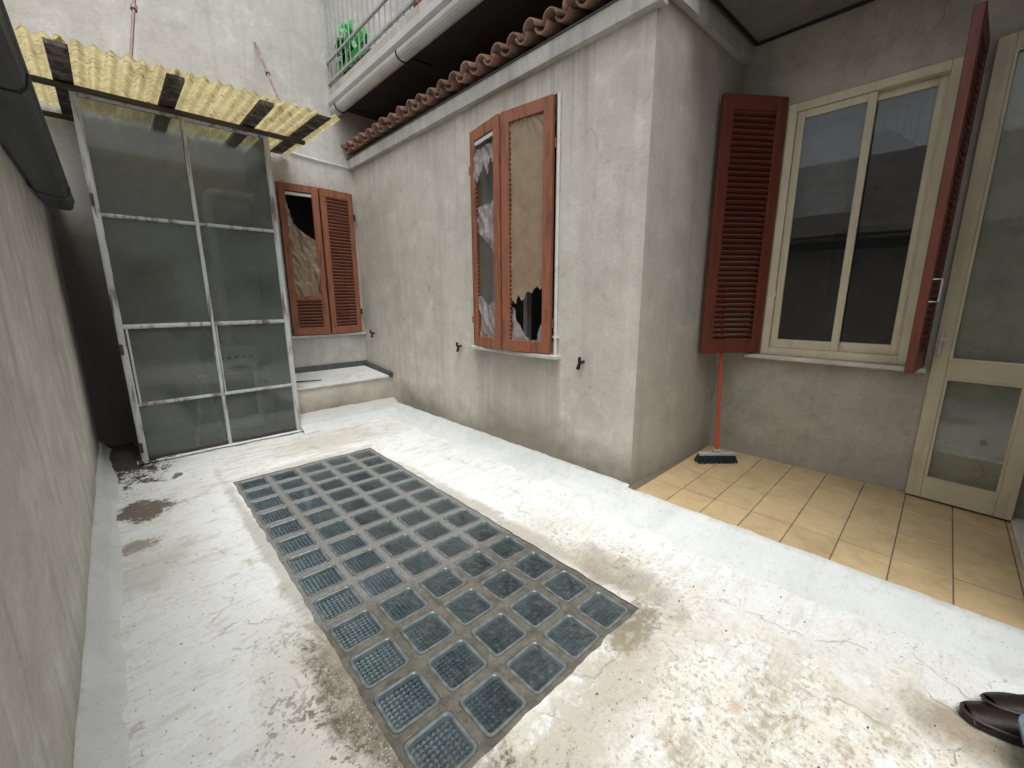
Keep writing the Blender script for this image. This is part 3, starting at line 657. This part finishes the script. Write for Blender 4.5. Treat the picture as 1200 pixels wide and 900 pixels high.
# ================================================================ LEDGE under the rear window
led = thing('masonry_ledge', 'low plastered masonry ledge with white membrane top below the rear window', 'ledge', (1.75, 4.77, 0))
LX0, LX1, LY0 = 1.195, XM+.004, 4.44
b = B(); b.prism([(LY0, -.1), (YB+.01, -.1), (YB+.01, .455), (LY0, .408)], 'x', LX0, LX1); b.build('body', 'annex', led)
b = B(); b.prism([(LY0-.022, .404), (YB-.02, .4595), (YB-.02, .470), (LY0-.022, .421)], 'x', LX0+.01, LX1-.05); b.build('membrane_top', 'floor', led)
b = B(); b.prism([(YB-.045, .458), (YB+.005, .458), (YB+.005, .53), (YB-.02, .53)], 'x', LX0, LX1-.002); b.build('bitumen_strip', 'lipmetal', led)
b = B(); b.prism([(LY0-.024, .40), (YB-.03, .455), (YB-.03, .515), (LY0-.024, .455)], 'x', LX1-.055, LX1-.004); b.build('bitumen_strip', 'lipmetal', led)
b = B()
prof = [(4.20, .001), (4.225, .03), (4.29, .045), (4.33, .052), (4.345, .10), (4.39, .135), (4.445, .155)]
def fn(u, v):
    x = LX0+(LX1+.01-LX0)*u; f_ = v*(len(prof)-1); i = min(int(f_), len(prof)-2); t = f_-i
    return (x, prof[i][0]*(1-t)+prof[i+1][0]*t+.006*nz(x*4, v*4, 21), prof[i][1]*(1-t)+prof[i+1][1]*t+.006*nz(x*5, v*5, 22)+(.008*nz(x*14, 0, 3) if v > .99 else 0))
b.grid(60, 18, fn); b.build('membrane_upturn', 'upturn', floor, smooth=True)
b = B(); b.tube([(1.20, 4.62, .456), (1.36, 4.60, .452), (1.52, 4.56, .450)], [.009, .008, .006], 6); tag(b.build('stick', 'wood'), 'thin dark stick lying on the white ledge', 'stick')

# ================================================================ TERRACE BUILDING (right)
ter = thing('terrace_building', 'shaded grey plastered house front above the ochre tiled terrace', 'building', (XR, 0, 0))
TY0, TY1, TZ0, TZ1 = .125, .915, .895, 2.535
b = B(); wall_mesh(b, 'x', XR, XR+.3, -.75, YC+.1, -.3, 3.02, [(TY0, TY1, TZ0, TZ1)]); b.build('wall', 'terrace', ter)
b = B(); wall_mesh(b, 'x', XR+.02, XR+.3, -1.6, YB+.1, 3.0, 7.2); b.build('upper_wall', 'upper', ter)
# side wall with the doorway the cream leaf belongs to
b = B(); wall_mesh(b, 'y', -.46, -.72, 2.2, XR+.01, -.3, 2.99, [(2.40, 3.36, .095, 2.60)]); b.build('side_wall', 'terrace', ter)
B().box(2.36, 3.40, -.73, -.402, .07, .118, .004).build('threshold', 'marble', ter)
b = B(); b.box(3.325, 3.36, -.56, -.462, .12, 2.60, .003); b.box(2.40, 2.435, -.56, -.462, .12, 2.60, .003); b.box(2.435, 3.325, -.56, -.462, 2.56, 2.60, .003); b.build('door_frame', 'doorcream', ter)
B().box(2.0, XR+.2, -2.2, -.73, -.1, 2.9).build('dark_room', 'dark', ter)
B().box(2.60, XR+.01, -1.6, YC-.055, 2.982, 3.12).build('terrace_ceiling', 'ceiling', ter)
b = B(); b.tube([(XM+.1, YC-.075, 2.972), (XR-.016, YC-.125, 2.972)], .011, 6); b.tube([(XR-.014, YC-.12, 2.972), (XR-.014, -.45, 2.966)], .009, 6); b.build('cable', 'hook', ter)
B().box(XR-.07, XR+.2, TY0-.09, TY1+.09, TZ0-.03, TZ0-.002, .004).build('window_sill', 'marble', ter)
# sliding window
fr = B()
fx0, fx1 = XR-.012, XR+.075
fr.box(fx0, fx1, TY1-.052, TY1-.001, TZ0, TZ1-.001, .003); fr.box(fx0, fx1, TY0+.001, TY0+.045, TZ0, TZ1-.001, .003)
fr.box(fx0, fx1, TY0+.045, TY1-.052, TZ0, TZ0+.05, .003); fr.box(fx0, fx1, TY0+.045, TY1-.052, TZ1-.052, TZ1-.001, .003)
win = fr.build('window', 'cream', ter)
def sash(y0, y1, x, sw=.042):
    b = B(); z0, z1 = TZ0+.05, TZ1-.052
    b.box(x, x+.028, y0, y0+sw, z0, z1, .003); b.box(x, x+.028, y1-sw, y1, z0, z1, .003)
    b.box(x, x+.028, y0+sw, y1-sw, z0, z0+.062, .003); b.box(x, x+.028, y0+sw, y1-sw, z1-.045, z1, .003)
    b.box(x-.006, x, y0+sw*.3, y0+sw*.55, z0+.02, z1-.02); b.box(x-.006, x, y1-sw*.55, y1-sw*.3, z0+.02, z1-.02)
    b.build('sash', 'cream', win); B().box(x+.011, x+.017, y0+sw-.002, y1-sw+.002, z0+.06, z1-.044).build('pane', 'winpane', win)
sash(.465, TY1-.054, XR+.004); sash(TY0+.046, .512, XR+.037)
B().box(XR-.018, XR-.006, TY1-.06, TY1-.045, 1.30, 1.34).build('latch', 'steel', win)
b = B(); b.tube([(XR+.03, .175, 1.30), (XR+.005, .175, 1.30), (XR+.005, .175, 1.22), (XR+.03, .175, 1.22)], .005, 6); b.build('handle', 'steel', win)
# room behind: grey walls, dark doorway, sheer curtain
b = B(); b.box(XR+.301, XR+2.6, -.7, 2.4, .1, 2.9)
for f_ in list(b.bm.faces):
    if f_.normal.x < -.5 or f_.calc_center_median().x < XR+.35: b.bm.faces.remove(f_)
b.build('room_walls', 'room', ter)
b = B()
b.box(XR+2.56, XR+2.59, -.2, 1.0, .1, 2.05); b.build('inner_door', 'black', ter)
b = B(); b.grid(60, 20, lambda u, v: (XR+.16+.02*math.sin(u*38)+.01*nz(u*9, v*3), .13+.36*u, 2.53-(.30+.07*math.sin(u*5+.5))*v)); b.build('curtain', 'curtain', ter, smooth=True)
b = B(); b.grid(50, 60, lambda u, v: (XR+.17+.012*nz(u*3, v*18)+.02*nz(u*5, v*7, 3), .49+.38*u, 2.53-.68*v)); b.build('blind', 'curtain', ter, smooth=True)
# red-brown louvred leaves, opened wide
LP = [(XR-.02, TY1+.012), (3.03, 1.195)]
a3 = math.atan2(LP[1][1]-LP[0][1], LP[1][0]-LP[0][0]); w3 = math.hypot(LP[1][0]-LP[0][0], LP[1][1]-LP[0][1])
shutter(ter, LP[0], a3, w3, .905, 2.58, 'red', 'red', .036, label='dark red louvred leaf swung back against the return wall', st=.07, th=.036, mirror=-1, bot=.10, top=.09)
LQ = [(XR-.018, .068), (2.985, .094)]
a4 = math.atan2(LQ[1][1]-LQ[0][1], LQ[1][0]-LQ[0][0]); w4 = math.hypot(LQ[1][0]-LQ[0][0], LQ[1][1]-LQ[0][1])
lr = shutter(ter, LQ[0], a4, w4, .905, 2.58, 'red', 'red', .036, label='red louvred leaf standing square out from the wall', st=.055, th=.04, bot=.10, top=.09)
b = B(); b.tube([(w4-.01, .02, .37), (w4-.01, .055, .37), (w4-.01, .055, .48), (w4-.01, .02, .48)], .004, 6); b.build('pull_handle', 'steel', lr, local=True)
# cream glazed door leaf folded back against the wall
D0, D1 = Vector((XR-.022, .018)), Vector((3.355, -.405))
da = math.atan2(D1.y-D0.y, D1.x-D0.x); dw = (D1-D0).length; b = B(); zt, zh = ZT+.012, 2.56-ZT-.012
b.box(0, .066, -.02, .02, 0, zh, .004); b.box(dw-.066, dw, -.02, .02, 0, zh, .004); b.box(.066, dw-.066, -.019, .019, 0, .125, .003)
b.box(.066, dw-.066, -.019, .019, .735, .835, .003); b.box(.066, dw-.066, -.019, .019, zh-.075, zh, .003)
dl = b.build('door_leaf', 'doorcream', ter, loc=(D0.x, D0.y, zt), rot=(0, 0, da))
for (za, zb) in ((.125, .735), (.835, zh-.075)):
    b = B()
    for s_ in (-1, 1):
        b.box(.066, .078, s_*.0145-.004, s_*.0145+.004, za, zb); b.box(dw-.078, dw-.066, s_*.0145-.004, s_*.0145+.004, za, zb)
        b.box(.078, dw-.078, s_*.0145-.004, s_*.0145+.004, za, za+.012); b.box(.078, dw-.078, s_*.0145-.004, s_*.0145+.004, zb-.012, zb)
    b.build('glazing_bead', 'doorcream', dl, local=True)
    B().box(.064, dw-.064, -.003, .003, za-.002, zb+.002).build('pane', 'doorpane', dl, local=True)
b = B(); b.box(.012, .03, -.03, -.0195, .86, .99, .002); b.tube([(.021, -.03, .95), (.021, -.05, .95), (.06, -.052, .95)], .006, 6); b.build('lock_plate', 'steel', dl, local=True)
b = B(); b.tube([(XR+.01, -.245, .50), (XR-.02, -.245, .50), (XR-.035, -.245, .50)], [.012, .014, .016], 10); b.build('door_stop', 'hook', ter)
# balcony above the annex
GX = 2.07
b = B(); prof = [(GX+.012, 3.495), (GX, 3.49), (GX, 3.432), (GX+.034, 3.402)]
prof += [(GX+.075+.062*math.cos(t), 3.378+.05*math.sin(t)) for t in [R(150+24*i) for i in range(9)]]
prof += [(GX+.14, 3.495)]
b.prism(prof, 'y', -1.6, YB+.005); gut = b.build('balcony_gutter', 'gutterwhite', ter)
for y in (.6, 2.1, 3.6, 4.95):
    b = B(); pts = [(GX+.075+.068*math.cos(t), y, 3.378+.056*math.sin(t)) for t in [R(165+20*i) for i in range(9)]]; pts += [(GX+.16, y, 3.385), (GX+.38, y+.01, 3.40)]
    b.tube(pts, .006, 5); b.build('gutter_bracket', 'hook', gut)
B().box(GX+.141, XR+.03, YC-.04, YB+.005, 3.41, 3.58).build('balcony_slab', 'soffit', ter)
b = B(); b.box(GX+.02, GX+.14, -1.6, YB+.004, 3.497, 3.578, .004); b.build('slab_edge', 'cornice', ter)
for (z, r) in ((3.635, .014), (3.84, .012), (4.55, .02)):
    B().box(GX+.03-r, GX+.03+r, .5, YB+.003, z-r, z+r, .003).build('rail', 'railmetal', ter)
me_bar = B().tube([(0, 0, 3.60), (0, 0, 4.55)], .007, 6).mesh('baluster', 'railmetal')
for i in range(38): link('baluster', me_bar, ter, (GX+.03, YB-.06-i*.105, 0))
B().box(2.95, 2.98, 3.2, 4.6, 3.58, 5.8).build('balcony_window', 'upperglass', ter)
b = B(); b.box(2.93, 2.99, 4.6, 4.68, 3.58, 5.8, .004); b.box(2.93, 2.99, 3.12, 3.2, 3.58, 5.8, .004); b.box(2.93, 2.99, 3.88, 3.93, 3.58, 5.8, .004); b.build('balcony_window_frame', 'white', ter)
B().box(2.981, XR+.05, 1.0, YB+.01, 3.575, 6.2).build('balcony_back_wall', 'upper', ter)

# things on the balcony
b = B()
for i in range(80):
    c = Vector((GX+.12+random.uniform(-.04, .08), 4.70+random.uniform(-.32, .24), 0)); c.z = 3.66+random.uniform(0, .46-.6*abs(c.y-4.78)); s_ = random.uniform(.05, .095)
    n_ = Vector((random.gauss(-.8, .5), random.gauss(-.2, .6), random.gauss(.3, .6))).normalized(); t_ = n_.orthogonal().normalized(); bt = n_.cross(t_)
    q = [b.bm.verts.new(c+t_*s_*math.cos(a)*1.3+bt*s_*math.sin(a)+n_*random.uniform(-.012, .012)) for a in [k_*math.pi/3 for k_ in range(6)]]
    m_ = b.bm.verts.new(c+n_*.02)
    for k_ in range(6): b.bm.faces.new((q[k_], q[(k_+1) % 6], m_))
b.box(GX+.09, GX+.24, 4.52, 4.92, 3.582, 3.66, .02)
tag(b.build('green_bundle', 'greenplastic'), 'bright green crumpled plastic bundle behind the balcony railing', 'plastic bundle')
b = B(); b.tube([(GX+.07, 3.32, 3.58), (GX+.07, 3.32, 3.60), (GX+.07, 3.32, 3.70)], [.03, .035, .045], 10); b.tube([(GX+.07, 3.32, 3.695), (GX+.07, 3.32, 3.71)], [.05, .05], 10)
tag(b.build('red_pot', 'redplastic'), 'small red plastic pot at the edge of the balcony', 'pot')

# ================================================================ LEFT BOUNDARY WALL
lw = thing('boundary_wall', 'streaked grey plastered boundary wall topped by a dark metal gutter', 'wall', (XL, 1.5, 0))
b = B(); b.grid(120, 44, lambda u, v: (XL+.010*nz(u*9, v*3, 31)*(.3+v)+.004*nz(u*30, v*10, 33), -1.8+(YB+1.8)*u, -.2+2.26*v)); b.build('wall', 'left', lw, smooth=True)
B().box(XL-.22, XL-.02, -1.8, YB, -.2, 2.05).build('wall_core', 'left', lw)
b = B(); prof = [(-.243, 2.02), (-.236, 1.955), (-.212, 1.922), (-.15, 1.908), (-.106, 1.906), (-.090, 1.925), (-.082, 1.965), (-.09, 1.965), (-.097, 1.93), (-.11, 1.914), (-.15, 1.916), (-.206, 1.930), (-.228, 1.96), (-.234, 2.02)]
b.prism(prof, 'y', -1.6, 4.28); g = b.build('gutter', 'darkmetal', lw)
b = B(); b.prism([(-.243, 2.02), (-.236, 1.955), (-.212, 1.922), (-.15, 1.908), (-.106, 1.906), (-.090, 1.925), (-.082, 1.965)], 'y', 4.281, 4.295); b.build('end_cap', 'darkmetal', g)
B().tube([(-.084, -1.6, 1.966), (-.084, 4.29, 1.966)], .0075, 6).build('rolled_lip', 'lipmetal', g)
for y in (2.0, 3.75):
    b = B(); b.tube([(p[0]*1.0+(-.004 if p[0] < -.15 else .004), y, p[1]-.004) for p in prof[:7]], .005, 5); b.build('gutter_strap', 'darkmetal', g)
b = B(); b.prism([(-.20, 2.06), (-4.6, 4.05), (-4.6, 4.10), (-.20, 2.11)], 'y', -3.0, YB-.01); b.build('roof_slope', 'oldroof', lw)

# building behind the viewer closing the courtyard
bw = thing('opposite_building', 'plain plastered building closing the courtyard opposite the glazed lean-to', 'building', (1, -3.2, 0))
b = B(); wall_mesh(b, 'y', -3.2, -3.5, -2.5, 4, -.6, 4.2, [(.2, 1.1, .0, 2.2)]); b.build('wall', 'left', bw)
B().box(.2, 1.1, -3.45, -3.4, .0, 2.2).build('door', 'shutter', bw)

# ================================================================ GLAZED LEAN-TO
SY = 4.34; SX = (.022, .603, 1.183); SZ = (.035, .485, 1.10, 1.905, 2.685)
lt = thing('glazed_lean_to', 'tall rusty white framed glass screen lean-to under a yellowed corrugated roof', 'lean-to', (.6, SY, 0))
pw = .022
def wob(b, amp=.003, s=0):
    for v in b.bm.verts: v.co.x += amp*nz(v.co.z*4, s, 1); v.co.y += amp*nz(v.co.z*4+v.co.x*3, s, 2)
for i, x in enumerate(SX):
    w_ = .021 if i != 1 else .0135
    b = B()
    for q in range(10):
        za, zb = SZ[0]-.02+(SZ[4]+.02-SZ[0]+.01)*q/10, SZ[0]-.02+(SZ[4]+.02-SZ[0]+.01)*(q+1)/10
        if q == 0: pass
    b.box(x-w_, x+w_, SY-.022, SY+.014, SZ[0]-.03, SZ[4]+.02, .003); b.box(x-w_*.45, x+w_*.45, SY-.030, SY-.0215, SZ[0]-.02, SZ[4])
    b.build('post', 'iron', lt)
for j, z in enumerate(SZ):
    for i in range(2):
        x0, x1 = SX[i]+(.021 if i == 0 else .0135), SX[i+1]-(.0135 if i == 0 else .021)
        hh = (.012, .013, .017, .013, .014)[j]
        b = B(); b.box(x0, x1, SY-.020, SY+.012, z-hh, z+hh, .002); b.box(x0, x1, SY-.027, SY-.0195, z-hh*.35, z+hh*.35)
        b.build('glazing_bar', 'rust' if j == 0 else 'iron', lt)
for j in range(4):
    for i in range(2):
        B().box(SX[i]+.008, SX[i+1]-.008, SY-.003, SY+.002, SZ[j]+.005, SZ[j+1]-.005).build('pane', 'pane', lt)
# inner leg of the opening leaf, hinges
for (xa, xb) in ((.052, .066), (SX[1]+.018, SX[1]+.028)): B().box(xa, xb, SY-.019, SY+.01, .50, 1.085, .002).build('sash_stile', 'iron', lt)
for z in (.14, .93, 2.0): B().tube([(.012, SY-.03, z-.04), (.012, SY-.03, z+.04)], .010, 8).build('hinge', 'rust', lt)
# kerb below the screen
b = B(); b.grid(50, 8, lambda u, v: (-.02+1.24*u, SY-.055+.02*nz(u*8, v)+.13*v, .014+.018*math.sin(min(1, v*1.6)*math.pi/2)+.003*nz(u*20, v*5))); b.build('membrane_kerb', 'floor', floor, smooth=True)
B().box(-.03, 1.22, SY-.02, SY+.07, -.05, .012).build('kerb_core', 'upturn', floor)
# beams, rafters, corrugated sheets
b = B(); b.box(-.235, 1.50, SY-.05, SY-.012, 2.69, 2.722, .004); b.box(-.235, 1.47, SY-.012, SY+.004, 2.70, 2.735); b.build('front_beam', 'rust', lt)
B().box(-.235, .03, 4.98, 5.02, 2.69, 2.72, .004).build('rear_beam', 'rust', lt)
def rz(y): return 2.752+.030*(y-3.72)/1.38
for (x0, x1) in ((-.235, -.18), (-.062, .036), (.478, .572), (1.012, 1.106)):
    b = B(); b.prism([(3.74, rz(3.74)-.028), (YB-.005, rz(YB)-.028), (YB-.005, rz(YB)-.004), (3.74, rz(3.74)-.004)], 'x', x0, x1); b.build('rafter', 'darkwood', lt)
def corr(x0, x1, ya, yb_, ph=0, dz=0):
    b = B(); n = int((x1-x0)/.0065)
    def fn(u, v):
        x = x0+(x1-x0)*u; y = ya+(yb_-ya)*v+(.022*nz(x*11, 2, 5)+.01*nz(x*40, 1, 2) if v == 0 else 0)
        return (x-.03*max(0, (y-3.72))*.5, y, rz(y)+.016+dz+.014*math.sin(2*math.pi*(x+ph)/.0745))
    b.grid(n, 24, fn)
    r = bmesh.ops.solidify(b.bm, geom=list(b.bm.faces), thickness=.003)
    return b.build('corrugated_sheet', 'fibre', lt, smooth=True)
corr(-.20, .02, 3.74, 5.09); corr(-.02, .55, 3.72, 5.095, .02); corr(.53, 1.07, 3.71, 5.095, .01, .004); corr(1.06, 1.43, 3.70, 5.095, .03); corr(1.53, 1.60, 3.70, 5.09, .035)
b = B(); b.grid(2, 12, lambda u, v: (1.42+.12*u-.02*v, 3.74+1.34*v, rz(3.74+1.34*v)+.010)); bmesh.ops.solidify(b.bm, geom=list(b.bm.faces), thickness=.01); b.build('roof_board', 'darkwood', lt)
for x in (.028, 1.176):
    B().box(x-.008, x+.008, SY+.016, YB-.004, .012, 2.70).build('added_light_block', 'darksheet', lt)  # opaque sides added to block light and darken the gap and interior
# tie rods to the rear wall
def rod(p, q, t):
    p, q = Vector(p), Vector(q); b = B(); b.tube([p, q], .010, 7); c = p.lerp(q, t); d = (q-p).normalized()*.025; b.tube([c-d, c+d], .020, 7); return b.build('tie_rod', 'rod', lt)
rod((1.40, YB+.01, 3.785), (1.185, 3.84, 2.79), .55); rod((.66, YB+.01, 4.55), (.316, 3.85, 2.79), .72)

# ---------------------------------------------------------------- things inside the lean-to
def inner():
    # white cooker
    t = thing('cooker', 'white enamel cooker with oven behind the dirty glass of the lean-to', 'cooker', (.80, 4.82, .02))
    x0, x1, y0, y1 = .62, .96, 4.64, 5.02
    B().box(x0, x1, y0, y1, .05, .86, .012).build('body', 'enamel', t)
    B().box(x0+.045, x1-.045, y0-.008, y0+.001, .18, .60, .004).build('oven_window', 'glassdark', t)
    B().box(x0-.004, x1+.004, y0-.016, y0+.001, .67, .845, .006).build('control_panel', 'enamel', t)
    me = B().tube([(0, 0, 0), (0, -.022, 0)], .018, 10).mesh('knob', 'glassdark')
    for i in range(5): link('knob', me, t, (x0+.05+i*.06, y0-.015, .765))
    B().tube([(x0+.05, y0-.03, .635), (x1-.05, y0-.03, .635)], .008, 6).build('oven_handle', 'steel', t)
    for (x, y) in ((x0+.03, y0+.03), (x1-.03, y0+.03), (x0+.03, y1-.03), (x1-.03, y1-.03)): B().box(x-.015, x+.015, y-.015, y+.015, 0.0, .052).build('foot', 'glassdark', t)
    # flue
    b = B(); pts = [(.78, 4.88, .86), (.78, 4.88, 2.20)]+[(.78+.07*(1-math.cos(a)), 4.88, 2.20+.07*math.sin(a)) for a in [R(q) for q in (30, 60, 90)]]+[(1.10, 4.88, 2.27), (1.18, 4.88, 2.27)]
    b.tube(pts, .045, 12); tag(b.build('flue_pipe', 'enamel'), 'white flue pipe with an elbow rising above the cooker inside the lean-to', 'pipe')
    # folding steps
    t = thing('step_stool', 'pale metal folding step stool behind the lower lean-to panes', 'stool', (.45, 4.55, .02))
    for s_ in (0, 1):
        for (xa, xb) in ((.38, .49), (.60, .50)):
            B().tube([(xa, 4.50+.14*s_, .0), (xb, 4.52+.10*s_, .62)], .011, 7).build('leg', 'enamel', t)
    B().box(.45, .54, 4.50, 4.64, .61, .635, .006).build('top_step', 'enamel', t); B().box(.415, .50, 4.52, 4.63, .30, .318, .004).build('step', 'enamel', t)
inner()
B().box(-.03, 1.30, SY+.07, YB, -.06, .012).build('lean_to_floor_slab', 'concrete', floor)

# ================================================================ SMALL THINGS
# broom leaning in the terrace corner
br = thing('broom', 'orange handled broom with dark bristles standing in the terrace corner', 'broom', (3.09, 1.03, ZT))
ca, sa = math.cos(R(-44)), math.sin(R(-44))
T = Matrix.Translation((3.09, 1.035, ZT)) @ Matrix.Rotation(R(-44), 4, 'Z')
b = B(); b.box(-.135, .135, -.022, .022, .052, .078, .006, T); b.box(-.03, .03, -.016, .016, .078, .10, .006, T); b.build('head', 'greywhite', br)
b = B()
for i in range(34):
    for j in range(5):
        x = -.128+.256*i/33; y = -.018+.036*j/4; f = 1.12+.04*random.random(); p0 = T @ Vector((x, y, .055)); p1 = T @ Vector((x*f+random.gauss(0, .004), y*2.0+random.gauss(0, .004), .001))
        b.tube([p0, p1], [.0042, .0035], 4)
b.build('bristles', 'bristle', br)
p0, p1 = T @ Vector((0, 0, .085)), Vector((3.285, 1.165, 1.38))
b = B(); b.tube([p0, p0.lerp(p1, .13)], .0135, 10); b.build('socket', 'handle', br); b = B(); b.tube([p0.lerp(p1, .1), p1], .011, 10); b.build('handle', 'handle', br)
# slippers at the terrace edge
def slipper(loc, rz_, label, tip=0):
    t = thing('slipper', label, 'slipper', loc, 'brown slippers on the membrane floor')
    t.rotation_euler = (tip, 0, rz_)
    L_, n = .25, 20
    def wdt(s_): return .040+.010*math.sin(s_*math.pi)-.008*math.cos(s_*6.0) if 0 < s_ < 1 else .02
    b = B(); rings = []
    for i in range(n+1):
        s_ = i/n; x = L_*(s_-.5); e = math.sqrt(max(0, 1-(2*s_-1)**8)); w_ = max(.004, wdt(s_)*e); rings.append((x, w_))
    for z0, z1, k_ in ((0, .022, 1.0),):
        lo = [(x, w_) for x, w_ in rings]; out = lo+[(x, -w_) for x, w_ in lo[::-1]]; b.prism(out, 'z', z0, z1)
    b.build('sole', 'rubber', t, local=True)
    b = B()   # raised rim of the footbed
    b.tube([(x*.97, w_*.95, .024) for x, w_ in rings]+[(x*.97, -w_*.95, .024) for x, w_ in rings[::-1]]+[(rings[0][0]*.97, rings[0][1]*.95, .024)], .006, 6); b.build('rim', 'rubber', t, smooth=True, local=True)
    b = B()
    def fn(u, v):
        x = .005+.105*u; w_ = .050-.014*u*u; a = math.pi*v; return (x, w_*math.cos(a)*1.02, .012+(.042-.018*u)*math.sin(a)+.002*nz(u*9, v*9))
    b.grid(14, 16, fn); bmesh.ops.solidify(b.bm, geom=list(b.bm.faces), thickness=.005); b.build('strap', 'rubber', t, smooth=True, local=True)
    return t
slipper((1.80, -.325, .004), R(113), 'worn dark brown slipper lying flat on the stained floor')
slipper((1.885, -.365, .022), R(124), 'dark brown slipper propped on another slipper', R(14))
# blue-grey plastic tub beside them
b = B(); T = Matrix.Translation((1.59, -.452, .0)) @ Matrix.Rotation(R(4), 4, 'Z')
t = thing('plastic_tub', 'blue grey plastic tub standing beside the brown slippers', 'tub', (1.60, -.46, 0))
prev = None
for (h, z, r) in ((.105, .002, .03), (.12, .10, .035), (.135, .102, .04), (.135, .115, .04), (.118, .115, .034), (.10, .012, .028)):
    ring = [b.bm.verts.new(T @ Vector((p[0]*1.25, p[1], z))) for p in rsq(h, r)]
    if prev:
        for n_ in range(len(ring)): b.bm.faces.new((prev[n_], prev[(n_+1) % len(ring)], ring[(n_+1) % len(ring)], ring[n_]))
    else: b.bm.faces.new(ring[::-1])
    prev = ring
b.bm.faces.new(prev); b.build('body', 'blue', t)
# loose crumbs and flakes on the floor
b = B()
for i in range(230):
    if i < 60: x, y = random.uniform(-.1, .3), random.uniform(3.2, 4.1)
    elif i < 130: x, y = random.uniform(-.1, 2.0), random.uniform(.1, 4.1)
    else: x, y = random.gauss(1.5, .5), random.gauss(.7, .8)
    if not -.15 < x < 2.05: continue
    s_ = random.choice((.0015, .002, .002, .003, .003, .005)); c = Vector((x, y, fz(x, y)+.002+s_*.3)); a0 = random.random()*6
    q = [b.bm.verts.new(c+Vector((s_*random.uniform(.6, 1.6)*math.cos(a0+k_*1.57), s_*random.uniform(.5, 1.2)*math.sin(a0+k_*1.57), -s_*.3))) for k_ in range(4)]; tp = b.bm.verts.new(c+Vector((0, 0, s_*.5)))
    for k_ in range(4): b.bm.faces.new((q[k_], q[(k_+1) % 4], tp))
tag(b.build('debris', 'darkwood'), 'small dark crumbs and flakes scattered over the floor', 'debris', kind='stuff')
b = B()
for (x, y, s_, m_) in ((.185, 3.86, .035, 0), (.16, 3.82, .02, 1)):
    q = [b.bm.verts.new((x+s_*math.cos(a)*random.uniform(.6, 1.2), y+s_*math.sin(a)*random.uniform(.6, 1.2), .006+.006*random.random())) for a in [k_*1.05 for k_ in range(6)]]; tp = b.bm.verts.new((x, y, .018))
    for k_ in range(6): b.bm.faces.new((q[k_], q[(k_+1) % 6], tp))
tag(b.build('paint_flake', 'concrete'), 'loose grey flake of peeled coating before the glass screen', 'flake')
# bare soil heap in the dark gap beside the screen
b = B(); b.grid(24, 40, lambda u, v: (-.235+.25*u, 4.30+.78*v, .004+.055*math.sin(math.pi*min(1, v*1.1))*math.sin(math.pi*u)*(.5+.7*abs(nz(u*5, v*9, 4)))+.012*nz(u*14, v*24)))
tag(b.build('silt_heap', 'soffit', smooth=True), 'black silt and leaf litter filling the gap beside the lean-to', 'silt', kind='stuff')
